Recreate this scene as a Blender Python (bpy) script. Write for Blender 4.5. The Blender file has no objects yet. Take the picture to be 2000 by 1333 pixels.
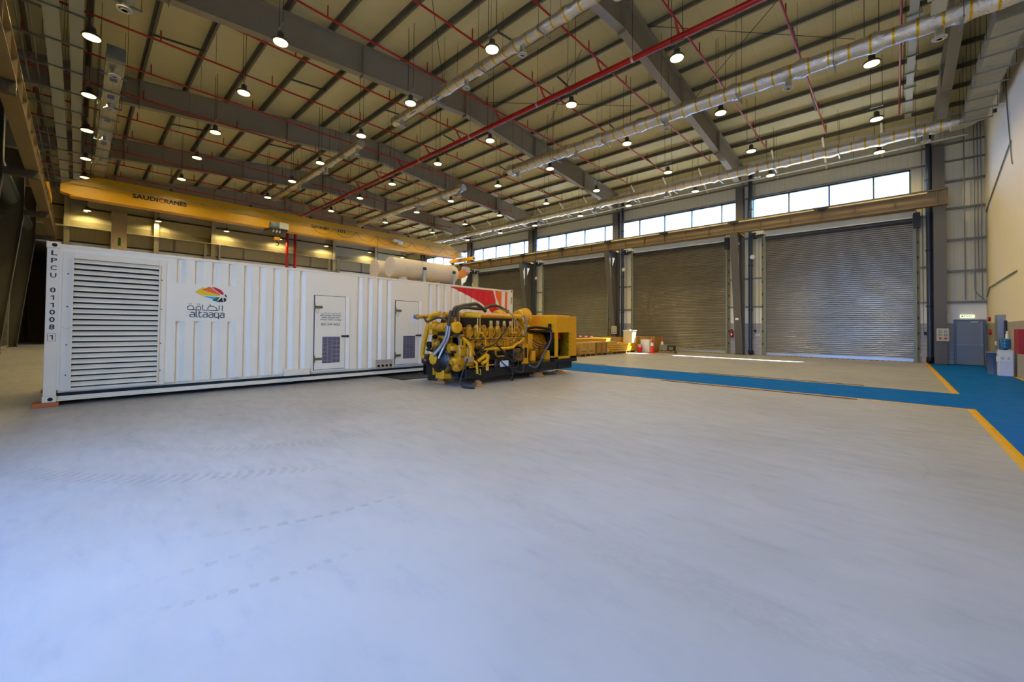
import bpy, bmesh, math, random
from mathutils import Vector, Matrix
random.seed(7)
S = bpy.context.scene
COL = S.collection
PI = math.pi

# ------------------------------------------------------------------ camera
YAW, PITCH, ROLL, F_PX, CAM_H = -0.75358, 0.01895, 0.00924, 796.485, 1.5
fw = Vector((math.cos(PITCH)*math.sin(YAW), math.cos(PITCH)*math.cos(YAW), math.sin(PITCH)))
r0 = Vector((math.cos(YAW), -math.sin(YAW), 0)); u0 = r0.cross(fw)
rt = math.cos(ROLL)*r0 + math.sin(ROLL)*u0
up = -math.sin(ROLL)*r0 + math.cos(ROLL)*u0
cam = bpy.data.cameras.new('camera'); camo = bpy.data.objects.new('camera', cam); COL.objects.link(camo)
cam.sensor_width = 36; cam.sensor_fit = 'HORIZONTAL'; cam.lens = F_PX/2000*36
cam.shift_y = (624.204-666.5)/2000
cam.clip_start = 0.05; cam.clip_end = 400
m = Matrix((rt, up, -fw)).transposed().to_4x4(); m.translation = Vector((0, 0, CAM_H))
camo.matrix_world = m
S.camera = camo

# ------------------------------------------------------------------ world, sun, exposure
S.view_settings.view_transform = 'Standard'; S.view_settings.look = 'None'
S.view_settings.gamma = 1; S.view_settings.use_curve_mapping = False
S.view_settings.exposure = 0.14
SKY = (0.21, 0.43, 1.0); SKY_K = 12.5
LAMP_W = 262; LAMP_C = (1.0, 0.79, 0.36)
w = bpy.data.worlds.new('world'); S.world = w; w.use_nodes = True
bg = w.node_tree.nodes['Background']; bg.inputs[0].default_value = (*SKY, 1); bg.inputs[1].default_value = SKY_K
sun = bpy.data.lights.new('sun', 'SUN'); suno = bpy.data.objects.new('sun', sun); COL.objects.link(suno)
sun.energy = 60; sun.angle = 0.009; sun.color = (1, .93, .8)
suno.rotation_euler = Vector((-3.75, -4.45, -8.6)).to_track_quat('-Z', 'Y').to_euler()

# ------------------------------------------------------------------ building constants
W = 27.3; WL = -2.95; XR = 2.95; XE = -43.0; RIDGE = 12.45
FX = [1.5, -6.7, -14.9, -23.1, -31.3, -39.5]
def zt(y): return 12.8 - 0.10*abs(y-RIDGE)       # underside of the purlins
def zb(y): return 11.6 - 0.09*abs(y-RIDGE)       # underside of the rafters
ORD = ['first','second','third','fourth','fifth','sixth','seventh','eighth','ninth','tenth','eleventh','twelfth','thirteenth','fourteenth','fifteenth','sixteenth','seventeenth','eighteenth','nineteenth','twentieth','twenty-first','twenty-second','twenty-third','twenty-fourth']

# ------------------------------------------------------------------ materials
def lin(h):
    h = h.lstrip('#'); c = [int(h[i:i+2], 16)/255 for i in (0, 2, 4)]
    return tuple(v/12.92 if v <= .04045 else ((v+.055)/1.055)**2.4 for v in c)
MATS = {}
def pbr(name, hexc, rough=.5, metal=0.0, spot=0.12, scale=3.0, bump=0.0, emit=None, ek=0, spec=.5, coat=0.0, dirt=None, dirt_lo=.55, dirt_hi=.75, dscale=2.0):
    if name in MATS: return MATS[name]
    mt = bpy.data.materials.new(name); mt.use_nodes = True; nt = mt.node_tree; N = nt.nodes; L = nt.links
    b = N['Principled BSDF']; c = lin(hexc) if isinstance(hexc, str) else hexc
    b.inputs['Roughness'].default_value = rough; b.inputs['Metallic'].default_value = metal
    b.inputs['Specular IOR Level'].default_value = spec
    if coat: b.inputs['Coat Weight'].default_value = coat
    tc = N.new('ShaderNodeTexCoord'); no = N.new('ShaderNodeTexNoise'); no.inputs['Scale'].default_value = scale; no.inputs['Detail'].default_value = 6
    L.new(tc.outputs['Object'], no.inputs['Vector'])
    mx = N.new('ShaderNodeMix'); mx.data_type = 'RGBA'
    mx.inputs[6].default_value = (*[v*(1-spot) for v in c], 1); mx.inputs[7].default_value = (*[min(1, v*(1+spot)) for v in c], 1)
    L.new(no.outputs['Fac'], mx.inputs[0]); out = mx.outputs[2]
    if dirt:
        n2 = N.new('ShaderNodeTexNoise'); n2.inputs['Scale'].default_value = dscale; n2.inputs['Detail'].default_value = 8; n2.inputs['Roughness'].default_value = .7
        L.new(tc.outputs['Object'], n2.inputs['Vector'])
        mr = N.new('ShaderNodeMapRange'); mr.inputs[1].default_value = dirt_lo; mr.inputs[2].default_value = dirt_hi
        L.new(n2.outputs['Fac'], mr.inputs[0])
        m2 = N.new('ShaderNodeMix'); m2.data_type = 'RGBA'; L.new(mr.outputs[0], m2.inputs[0]); L.new(out, m2.inputs[6])
        m2.inputs[7].default_value = (*lin(dirt), 1); out = m2.outputs[2]
    L.new(out, b.inputs['Base Color'])
    if bump:
        bp = N.new('ShaderNodeBump'); bp.inputs['Strength'].default_value = bump; bp.inputs['Distance'].default_value = .02
        L.new(no.outputs['Fac'], bp.inputs['Height']); L.new(bp.outputs[0], b.inputs['Normal'])
    if emit:
        b.inputs['Emission Color'].default_value = (*(lin(emit) if isinstance(emit, str) else emit), 1); b.inputs['Emission Strength'].default_value = ek
    MATS[name] = mt
    return mt

class NB:
    """small helper to write masks as node maths over object coordinates"""
    def __init__(s, name):
        s.mt = bpy.data.materials.new(name); s.mt.use_nodes = True; s.N = s.mt.node_tree.nodes; s.L = s.mt.node_tree.links
        s.b = s.N['Principled BSDF']; tc = s.N.new('ShaderNodeTexCoord'); s.obj = tc.outputs['Object']
        sp = s.N.new('ShaderNodeSeparateXYZ'); s.L.new(s.obj, sp.inputs[0]); s.x, s.y, s.z = sp.outputs
        MATS[name] = s.mt
    def m(s, op, a, b=0.0, c=None):
        n = s.N.new('ShaderNodeMath'); n.operation = op
        for i, v in enumerate((a, b) if c is None else (a, b, c)):
            if isinstance(v, (int, float)): n.inputs[i].default_value = v
            else: s.L.new(v, n.inputs[i])
        return n.outputs[0]
    def between(s, v, lo, hi): return s.m('MULTIPLY', s.m('GREATER_THAN', v, lo), s.m('LESS_THAN', v, hi))
    def smooth(s, v, lo, hi):
        n = s.N.new('ShaderNodeMapRange'); n.interpolation_type = 'SMOOTHSTEP'; s.L.new(v, n.inputs[0]); n.inputs[1].default_value = lo; n.inputs[2].default_value = hi
        return n.outputs[0]
    def noise(s, scale, detail=5, rough=.5, stretch=None, dist=0):
        n = s.N.new('ShaderNodeTexNoise'); n.inputs['Scale'].default_value = scale; n.inputs['Detail'].default_value = detail; n.inputs['Roughness'].default_value = rough
        n.inputs['Distortion'].default_value = dist
        if stretch:
            mp = s.N.new('ShaderNodeMapping'); mp.inputs['Scale'].default_value = stretch[:3]
            if len(stretch) > 3: mp.inputs['Rotation'].default_value = (0, 0, stretch[3])
            s.L.new(s.obj, mp.inputs[0]); s.L.new(mp.outputs[0], n.inputs['Vector'])
        else: s.L.new(s.obj, n.inputs['Vector'])
        return n.outputs['Fac']
    def mix(s, f, a, b):
        n = s.N.new('ShaderNodeMix'); n.data_type = 'RGBA'
        for i, v in ((0, f), (6, a), (7, b)):
            if isinstance(v, (int, float)): n.inputs[i].default_value = v
            elif isinstance(v, str): n.inputs[i].default_value = (*lin(v), 1)
            elif isinstance(v, tuple): n.inputs[i].default_value = (*v, 1)
            else: s.L.new(v, n.inputs[i])
        return n.outputs[2]
    def bump(s, h, st=.3, d=.02):
        bp = s.N.new('ShaderNodeBump'); bp.inputs['Strength'].default_value = st; bp.inputs['Distance'].default_value = d
        s.L.new(h, bp.inputs['Height']); s.L.new(bp.outputs[0], s.b.inputs['Normal'])
    def done(s, color=None, rough=None):
        if color is not None: s.L.new(color, s.b.inputs['Base Color'])
        if rough is not None:
            if isinstance(rough, (int, float)): s.b.inputs['Roughness'].default_value = rough
            else: s.L.new(rough, s.b.inputs['Roughness'])
        return s.mt

# ------------------------------------------------------------------ mesh builder
class MB:
    def __init__(s): s.v = []; s.f = []; s.sm = []
    def add(s, vs, fs, smooth=False):
        o = len(s.v); s.v += [tuple(v) for v in vs]; s.f += [tuple(i+o for i in f) for f in fs]; s.sm += [smooth]*len(fs); return s
    def box(s, x0, x1, y0, y1, z0, z1, M=None):
        x0, x1 = min(x0, x1), max(x0, x1); y0, y1 = min(y0, y1), max(y0, y1); z0, z1 = min(z0, z1), max(z0, z1)
        vs = [Vector(p) for p in ((x0,y0,z0),(x1,y0,z0),(x1,y1,z0),(x0,y1,z0),(x0,y0,z1),(x1,y0,z1),(x1,y1,z1),(x0,y1,z1))]
        if M: vs = [M @ v for v in vs]
        return s.add(vs, [(3,2,1,0),(4,5,6,7),(0,1,5,4),(1,2,6,5),(2,3,7,6),(3,0,4,7)])
    def bar(s, a, b, w, h, roll=0):
        """box of section w x h from a to b"""
        a, b = Vector(a), Vector(b); d = b-a; L = d.length; q = d.to_track_quat('X', 'Z').to_matrix().to_4x4()
        M = Matrix.Translation(a) @ q @ Matrix.Rotation(roll, 4, 'X')
        return s.box(0, L, -w/2, w/2, -h/2, h/2, M)
    def cyl(s, a, b, r, n=16, r2=None, caps=True, smooth=True):
        a, b = Vector(a), Vector(b); r2 = r if r2 is None else r2
        q = (b-a).to_track_quat('Z', 'Y'); vs = []
        for c, rr in ((a, r), (b, r2)):
            for i in range(n):
                t = 2*PI*i/n; vs.append(c + q @ Vector((rr*math.cos(t), rr*math.sin(t), 0)))
        s.add(vs, [(i, (i+1) % n, n+(i+1) % n, n+i) for i in range(n)], smooth)
        if caps:
            s.add(vs[:n], [tuple(reversed(range(n)))]); s.add(vs[n:], [tuple(range(n))])
        return s
    def tube(s, pts, r, n=8, k=5, caps=True, smooth_path=True):
        P = [Vector(p) for p in pts]
        if smooth_path and len(P) > 2:
            Q = []; E = [P[0]*2-P[1]] + P + [P[-1]*2-P[-2]]
            for i in range(1, len(E)-2):
                for j in range(k):
                    t = j/k; a, b, c, d = E[i-1:i+3]
                    Q.append(.5*((2*b)+(c-a)*t+(2*a-5*b+4*c-d)*t*t+(3*b-a-3*c+d)*t**3))
            P = Q + [P[-1]]
        T = [(P[min(i+1, len(P)-1)]-P[max(i-1, 0)]).normalized() for i in range(len(P))]
        nrm = T[0].orthogonal().normalized(); vs = []
        for i, p in enumerate(P):
            if i: nrm = (nrm - T[i]*nrm.dot(T[i])).normalized()
            bn = T[i].cross(nrm); rr = r(i/(len(P)-1)) if callable(r) else r
            for j in range(n):
                t = 2*PI*j/n; vs.append(p + nrm*(rr*math.cos(t)) + bn*(rr*math.sin(t)))
        m_ = len(P)
        s.add(vs, [(i*n+j, i*n+(j+1) % n, (i+1)*n+(j+1) % n, (i+1)*n+j) for i in range(m_-1) for j in range(n)], True)
        if caps: s.add(vs[:n], [tuple(reversed(range(n)))]); s.add(vs[-n:], [tuple(range(n))])
        return s
    def lathe(s, o, axis, prof, n=24, smooth=True):
        """prof: (distance along the axis, radius)"""
        o = Vector(o); q = Vector(axis).normalized().to_track_quat('Z', 'Y'); vs = []
        for d, r in prof:
            for i in range(n):
                t = 2*PI*i/n; vs.append(o + q @ Vector((r*math.cos(t), r*math.sin(t), d)))
        fs = [(i*n+j, i*n+(j+1) % n, (i+1)*n+(j+1) % n, (i+1)*n+j) for i in range(len(prof)-1) for j in range(n)]
        s.add(vs, fs, smooth)
        s.add(vs[:n], [tuple(reversed(range(n)))]); s.add(vs[-n:], [tuple(range(n))])
        return s
    def prism(s, poly, a, b, fn):
        """poly of 2-D points extruded from a to b; fn(u, v, w) -> xyz"""
        n = len(poly); vs = [fn(p[0], p[1], a) for p in poly] + [fn(p[0], p[1], b) for p in poly]
        return s.add(vs, [tuple(reversed(range(n))), tuple(range(n, 2*n))] + [(i, (i+1) % n, n+(i+1) % n, n+i) for i in range(n)])
    def sheet(s, poly, fn):
        vs = [fn(*p) for p in poly]; return s.add(vs, [tuple(range(len(vs)))])
    def build(s, name, mat, parent=None, bevel=0, label=None, origin=None, kind=None, seg=1):
        me = bpy.data.meshes.new(name)
        o0 = Vector(origin) if origin is not None else Vector((0, 0, 0))
        me.from_pydata([tuple(Vector(v)-o0) for v in s.v], [], s.f); me.update()
        bm = bmesh.new(); bm.from_mesh(me)
        for i, f in enumerate(bm.faces): f.smooth = s.sm[i]
        bmesh.ops.recalc_face_normals(bm, faces=bm.faces); bm.to_mesh(me); bm.free()
        o = bpy.data.objects.new(name, me); COL.objects.link(o); o.location = o0
        if mat: me.materials.append(mat)
        if parent:
            o.parent = parent; o.location = o0 - Vector(parent.get('_org', (0, 0, 0)))
        if bevel:
            b = o.modifiers.new('bevel', 'BEVEL'); b.width = bevel; b.segments = seg; b.limit_method = 'ANGLE'; b.angle_limit = .6
        if label: o['label'] = label
        if kind: o['kind'] = kind
        return o
def tag(o, label=None, cat=None, group=None, kind=None):
    for k, v in (('label', label), ('category', cat), ('group', group), ('kind', kind)):
        if v: o[k] = v
    return o
ROOTS = []
def thing(name, label, cat, loc=(0, 0, 0), group=None, kind=None):
    """an Empty at the base of a thing; its parts are built in world coordinates"""
    o = bpy.data.objects.new(name, None); COL.objects.link(o); o.location = loc; o['_org'] = tuple(loc); o.empty_display_size = .2
    ROOTS.append(o)
    return tag(o, label, cat, group, kind)
def copy_tree(o, parent=None):
    c = o.copy(); COL.objects.link(c)
    if parent: c.parent = parent
    for ch in [k for k in bpy.data.objects if k.parent == o]: copy_tree(ch, c)
    return c
def text_mesh(body, size, mat, name, parent, M, extrude=.002, width=None, bold=0):
    cu = bpy.data.curves.new('t', 'FONT'); cu.body = body; cu.size = size; cu.align_x = 'CENTER'; cu.align_y = 'CENTER'; cu.extrude = extrude
    cu.resolution_u = 2; cu.offset = bold*size; cu.space_line = .9
    o = bpy.data.objects.new('t', cu); COL.objects.link(o); bpy.context.view_layer.update()
    dg = bpy.context.evaluated_depsgraph_get(); me = bpy.data.meshes.new_from_object(o.evaluated_get(dg))
    bpy.data.objects.remove(o); bpy.data.curves.remove(cu)
    if width:
        xsz = max(v.co.x for v in me.vertices)-min(v.co.x for v in me.vertices); me.transform(Matrix.Diagonal((width/xsz, 1, 1, 1)))
    me.transform(Matrix.Translation(-Vector(parent.get('_org', (0, 0, 0)))) @ M); me.materials.clear(); me.materials.append(mat); me.name = name
    o = bpy.data.objects.new(name, me); COL.objects.link(o); o.parent = parent
    return o
def facing_px(x, y, z):      # text plane looking along +x, its reading direction along +y
    return Matrix(((0, 0, 1, x), (1, 0, 0, y), (0, 1, 0, z), (0, 0, 0, 1)))
def facing_my(x, y, z):      # text plane looking along -y, its reading direction along +x
    return Matrix(((1, 0, 0, x), (0, 0, -1, y), (0, 1, 0, z), (0, 0, 0, 1)))
def ibeam(mb, a, b, h, w, tf=.015, tw=.01, vertical=(0, 0, 1)):
    """I section between a and b, given at the centre of the section"""
    a, b, v = Vector(a), Vector(b), Vector(vertical).normalized(); d = (b-a).normalized(); s_ = d.cross(v).normalized(); v = s_.cross(d)
    def slab(c0, hh, ww):
        vs = []
        for p in (a, b):
            for i, j in ((-1, -1), (1, -1), (1, 1), (-1, 1)): vs.append(p + v*c0 + s_*(ww/2*i) + v*(hh/2*j))
        mb.add(vs, [(3,2,1,0),(4,5,6,7),(0,1,5,4),(1,2,6,5),(2,3,7,6),(3,0,4,7)])
    slab(h/2-tf/2, tf, w); slab(-h/2+tf/2, tf, w); slab(0, h-2*tf, tw)
    return mb

# ================================================================== FLOOR
fl = NB('painted_floor')
n1 = fl.noise(.35, 6, .6, (1, 1, 1)); n2 = fl.noise(2.2, 8, .65, (1, 3.2, 1, .5)); n3 = fl.noise(14, 6, .7, (1, 1.5, 1, .4)); n4 = fl.noise(60, 2, .5)
base = fl.mix(fl.smooth(n1, .3, .7), '#979490', '#a7a5a2')
base = fl.mix(fl.m('MULTIPLY', fl.smooth(n2, .52, .78), .2), base, '#827d74')
base = fl.mix(fl.m('MULTIPLY', fl.smooth(n3, .6, .8), .14), base, '#8d887f')
def ring(cx, cy, R, wd, a0, a1, dash=0, duty=.5, k=.35):
    """worn tyre track along an arc"""
    global base
    dx = fl.m('SUBTRACT', fl.x, cx); dy = fl.m('SUBTRACT', fl.y, cy)
    d = fl.m('SQRT', fl.m('ADD', fl.m('MULTIPLY', dx, dx), fl.m('MULTIPLY', dy, dy)))
    off = fl.m('ABSOLUTE', fl.m('SUBTRACT', d, R)); g = fl.m('SUBTRACT', 1.0, fl.smooth(off, wd*.4, wd))
    an = fl.m('ARCTAN2', dy, dx)
    g = fl.m('MULTIPLY', g, fl.m('MULTIPLY', fl.smooth(an, a0, a0+.25), fl.m('SUBTRACT', 1.0, fl.smooth(an, a1-.25, a1))))
    if dash:
        ph = fl.m('FRACT', fl.m('ADD', fl.m('MULTIPLY', an, R/dash), fl.m('MULTIPLY', off, 2.5)))
        g = fl.m('MULTIPLY', g, fl.m('LESS_THAN', ph, duty))
    g = fl.m('MULTIPLY', g, fl.smooth(n3, .3, .6))
    base = fl.mix(fl.m('MULTIPLY', g, k), base, '#7c7870')
ring(-7.5, 2.5, 2.05, .16, -1.9, .5, .09, .55, .36)
ring(-8.3, 3.3, 4.12, .17, -1.3, -.25, .1, .55, .45)
ring(-6, 2.0, 2.78, .035, -.6, .1, .12, .6, .45)
ring(-6, .7, 2.87, .035, -.25, .2, .12, .5, .35)
ring(-5.2, 1.3, 2.57, .035, -.5, .1, .1, .5, .35)
ring(-1.2, 6.3, 1.45, .02, -.6, 1.2, .07, .5, .5)
ring(-1, 12, 9.5, .25, -1.9, -.9, 0, .5, .16)
spk = fl.smooth(n4, .76, .79)
base = fl.mix(fl.m('MULTIPLY', spk, .5), base, '#6f6a60')
wx = fl.m('GREATER_THAN', fl.x, 1.07); walk = fl.between(fl.y, 11.74, 14.52)
blue_m = fl.m('MAXIMUM', wx, walk)
bluec = fl.mix(fl.smooth(n2, .35, .75), '#0060ae', '#0068ba')
base = fl.mix(blue_m, base, bluec)
yl = fl.m('MULTIPLY', fl.between(fl.x, 1.0, 1.125), fl.m('SUBTRACT', 1.0, fl.between(fl.y, 11.82, 14.44)))
y2 = fl.m('MULTIPLY', fl.m('MAXIMUM', fl.between(fl.y, 11.70, 11.82), fl.between(fl.y, 14.44, 14.55)), fl.m('LESS_THAN', fl.x, 1.125))
y3 = fl.m('MAXIMUM', fl.m('GREATER_THAN', fl.x, 2.86), fl.m('MULTIPLY', fl.m('GREATER_THAN', fl.y, 27.2), fl.m('GREATER_THAN', fl.x, .65)))
base = fl.mix(fl.m('MAXIMUM', yl, fl.m('MAXIMUM', y2, y3)), base, fl.mix(fl.smooth(n3, .4, .8), '#e2a90c', '#c8930f'))
fl.bump(n3, .02, .002)
rg = fl.m('ADD', .36, fl.m('ADD', fl.m('MULTIPLY', blue_m, -.02), fl.m('MULTIPLY', fl.smooth(n2, .3, .8), .22)))
fl.L.new(fl.m('SUBTRACT', .4, fl.m('MULTIPLY', blue_m, .385)), fl.b.inputs['Specular IOR Level'])
fl.done(base, rg)
MB().box(XE, XR, WL, W, -.2, 0).build('floor', fl.mt, kind='structure')
# the yard outside
MB().box(-70, 30, WL-40, WL-.2, -.35, -.05).build('trim_9', pbr('yard', '#8d8a84', .9, spot=.15), kind='structure')
MB().box(-70, 30, W+.2, W+40, -.35, -.05).build('trim_10', pbr('yard', '#8d8a84', .9), kind='structure')

# ================================================================== WALLS
def wall_mat(name, axis, zc, zb_, panel, blk, cream='#fdf8ea', ribs=True):
    n = NB(name); h = n.x if axis == 'x' else n.y
    # block work
    bz = n.m('MULTIPLY', n.z, 1/.2); row = n.m('FLOOR', bz); off = n.m('MULTIPLY', n.m('MODULO', row, 2.0), .2)
    bx = n.m('FRACT', n.m('MULTIPLY', n.m('ADD', h, off), 1/.4)); fz = n.m('FRACT', bz)
    joint = n.m('MAXIMUM', n.m('LESS_THAN', bx, .03), n.m('LESS_THAN', fz, .06))
    ns = n.noise(3, 6); n5 = n.noise(1.0, 4, .5, (6, 6, .4))
    blkc = n.mix(joint, n.mix(ns, blk[0], blk[1]), blk[2])
    crc = n.mix(ns, cream, '#f7f1e0')
    rib = n.m('FRACT', n.m('MULTIPLY', h, 1/.25)); rj = n.m('LESS_THAN', rib, .06)
    pc = n.mix(ns, panel[0], panel[1]); pc = n.mix(n.m('MULTIPLY', rj, .22), pc, '#4b463c')
    c = n.mix(n.m('GREATER_THAN', n.z, zb_), blkc, crc)
    c = n.mix(n.m('GREATER_THAN', n.z, zc), c, pc)
    n.done(c, .65); return n.mt
mw_back = wall_mat('back_wall_finish', 'x', 2.8, 1.85, ('#d3cdb2', '#dbd5bb'), ('#a5a3a4', '#bcbabb', '#807d7c'))
mw_far = wall_mat('far_wall_finish', 'y', 7.33, 0.0, ('#aca27a', '#b5ab84'), ('#a5a3a4', '#bcbabb', '#807d7c'))
mw_left = wall_mat('left_wall_shaded_finish', 'x', 2.8, 1.85, ('#494231', '#514938'), ('#4b4840', '#524f47', '#3b3934'))  # panels and blocks darkened to paint in the weak light on this side
mw_right = NB('right_wall_finish')
n = mw_right; nn = n.noise(1.2, 5); st = n.noise(1.0, 4, .6, (9, 9, .25))
pl = n.m('FRACT', n.m('MULTIPLY', n.y, 1/.2)); pl = n.m('LESS_THAN', pl, .05)
low = n.mix(st, '#8f887b', '#b1a999'); low = n.mix(n.m('MULTIPLY', pl, .5), low, '#5d5850')
n.done(n.mix(n.m('GREATER_THAN', n.z, 1.85), low, n.mix(nn, '#e6dabb', '#ece1c5')), .7)
WB0, WB1 = 7.45, 9.24  # sills carried down unseen behind the runway beam to widen the sun strip
PANE = [(-1.1), (-2.9), (-4.7), (-6.5)]
openings = []
for i, x in enumerate(FX):
    openings.append((x-8.2+.33 if i else x-8.2+.35, x-.25 if i else .6))
openings[-1] = (XE+.4, FX[-1]-.25)
wb = MB()
wb.box(XE, XR+.2, W, W+.2, -.2, WB0).box(XE, XR+.2, W, W+.2, WB1, 11.6)
edges = [XR+.2]
for a, b in openings: edges += [b, a]
edges.append(XE)
for i in range(0, len(edges), 2): wb.box(edges[i+1], edges[i], W, W+.2, WB0, WB1)
wb.build('wall_back', mw_back, kind='structure')
MB().box(XR, XR+.2, WL, W, -.2, 12.9).build('wall_right', mw_right.mt, kind='structure')
MB().box(XE-.2, XE, -.55, W+.2, -.2, 12.9).box(XE-.2, XE, WL, -.55, 7.2, 12.9).build('wall_far', mw_far, kind='structure')
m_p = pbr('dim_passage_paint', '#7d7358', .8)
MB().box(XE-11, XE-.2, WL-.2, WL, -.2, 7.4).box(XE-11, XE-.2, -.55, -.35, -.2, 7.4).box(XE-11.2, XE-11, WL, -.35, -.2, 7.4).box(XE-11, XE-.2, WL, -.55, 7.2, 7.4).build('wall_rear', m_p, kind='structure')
MB().box(XE-11, XE, WL, -.35, -.2, 0).build('trim_11', pbr('passage_floor', '#6b675c', .5), kind='structure')
DOORX = (-5.7, .75)
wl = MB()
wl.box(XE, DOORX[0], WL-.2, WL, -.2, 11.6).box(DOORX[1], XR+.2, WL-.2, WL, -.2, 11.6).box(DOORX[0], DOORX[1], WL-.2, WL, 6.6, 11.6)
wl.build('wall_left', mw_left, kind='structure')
# roof deck
rf = NB('roof_deck_finish')
rb = rf.m('LESS_THAN', rf.m('FRACT', rf.m('MULTIPLY', rf.x, 1/1.0)), .018); rn = rf.noise(.8, 5, .6)
rc = rf.mix(rn, '#bcb283', '#c8be90'); rc = rf.mix(rf.m('MULTIPLY', rb, .35), rc, '#8a8060'); rf.done(rc, .6)
cl = MB()
PT = .21
for y0, y1 in ((WL-.2, RIDGE), (RIDGE, W+.2)):
    cl.prism([(y0, zt(y0)+PT), (y1, zt(y1)+PT), (y1, zt(y1)+PT+.12), (y0, zt(y0)+PT+.12)], XE-.2, XR+.2, lambda u, v, w_: (w_, u, v))
cl.build('ceiling', rf.mt, kind='structure')

# clerestory windows
M_alu = pbr('dark_window_aluminium', '#3d4448', .4, .3)
gl = bpy.data.materials.new('window_glass'); gl.use_nodes = True; N = gl.node_tree.nodes; L = gl.node_tree.links
N.remove(N['Principled BSDF']); tr = N.new('ShaderNodeBsdfTransparent'); gs = N.new('ShaderNodeBsdfGlossy'); gs.inputs['Roughness'].default_value = .03; mx = N.new('ShaderNodeMixShader'); mx.inputs[0].default_value = .06
tr.inputs[0].default_value = (.95, .98, 1, 1)
L.new(tr.outputs[0], mx.inputs[1]); L.new(gs.outputs[0], mx.inputs[2]); L.new(mx.outputs[0], N['Material Output'].inputs[0])
for i, (a, b) in enumerate(openings):
    t = thing('window_%d' % (i+1), None, None, ((a+b)/2, W, WB0), kind='structure')
    f = MB().box(a, b, W-.04, W+.1, WB1-.06, WB1+.02).box(a, b, W-.04, W+.1, WB0-.02, WB0+.05).box(a, a+.05, W-.04, W+.1, WB0, WB1).box(b-.05, b, W-.04, W+.1, WB0, WB1)
    f.build('window_frame', M_alu, t)
    xs = [-.73, -2.5, -4.3, -6.08] if i == 0 else [FX[i]+p for p in PANE]
    xs = [x for x in xs if a+.2 < x < b-.2]; ed = [b]+xs+[a]
    for x in xs: MB().box(x-.035, x+.035, W-.03, W+.09, WB0, WB1).build('mullion', M_alu, t)
    for k in range(len(ed)-1): MB().box(ed[k+1]+.03, ed[k]-.03, W+.03, W+.045, WB0+.04, WB1-.05).build('window_pane', gl, t)

M_dim = pbr('daylight_blue_panel', '#6f8c99', .5, spot=.1)  # blue stands for daylight falling on the left shutter fascias

# ================================================================== ROLLER SHUTTER DOORS
M_sh = pbr('galvanised_slats', '#8d877c', .32, .85, spot=.16, scale=1.5)
M_rail = pbr('door_rail_grey', '#7c8478', .5, .3)
M_hood = pbr('door_lintel_cream', '#e6dec6', .6)
M_dark = pbr('dark_grey_metal', '#2f3032', .5, .4)
M_blk = pbr('black_plastic', '#121212', .5)
M_white = pbr('white_plastic', '#dcdcd8', .45)
M_steel = pbr('grey_brown_steel_paint', '#8a8373', .5, .1, spot=.08)
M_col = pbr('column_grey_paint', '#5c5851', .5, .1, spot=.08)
M_cold = pbr('shaded_column_paint', '#4b463b', .5, .1)  # column paint darkened to hold the shade along the left wall
M_steel2 = pbr('galvanised_steel', '#8b8f8c', .4, .6, spot=.15)
hz = NB('hazard_stripe'); d_ = hz.m('FRACT', hz.m('MULTIPLY', hz.m('ADD', hz.x, hz.y), 1/.22)); hz.done(hz.mix(hz.m('LESS_THAN', d_, .5), '#d9a514', '#191713'), .5)
def slats(a, b, y, z0, z1, pitch=.1, dy=.034):
    n = int((z1-z0)/pitch); vs = []; fs = []
    prof = [(0, .0), (.18, 1.0), (.5, 1.0), (.8, .25), (1, 0)]
    rows = [(z0+pitch*(k+u), y-dy*v) for k in range(n) for u, v in prof[:-1]] + [(z0+pitch*n, y)]
    for z, yy in rows: vs += [(a, yy, z), (b, yy, z)]
    fs = [(2*i, 2*i+1, 2*i+3, 2*i+2) for i in range(len(rows)-1)]
    m_ = MB(); m_.add(vs, fs); m_.box(a, b, y, y+.03, z0, z0+pitch*n); return m_
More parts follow.
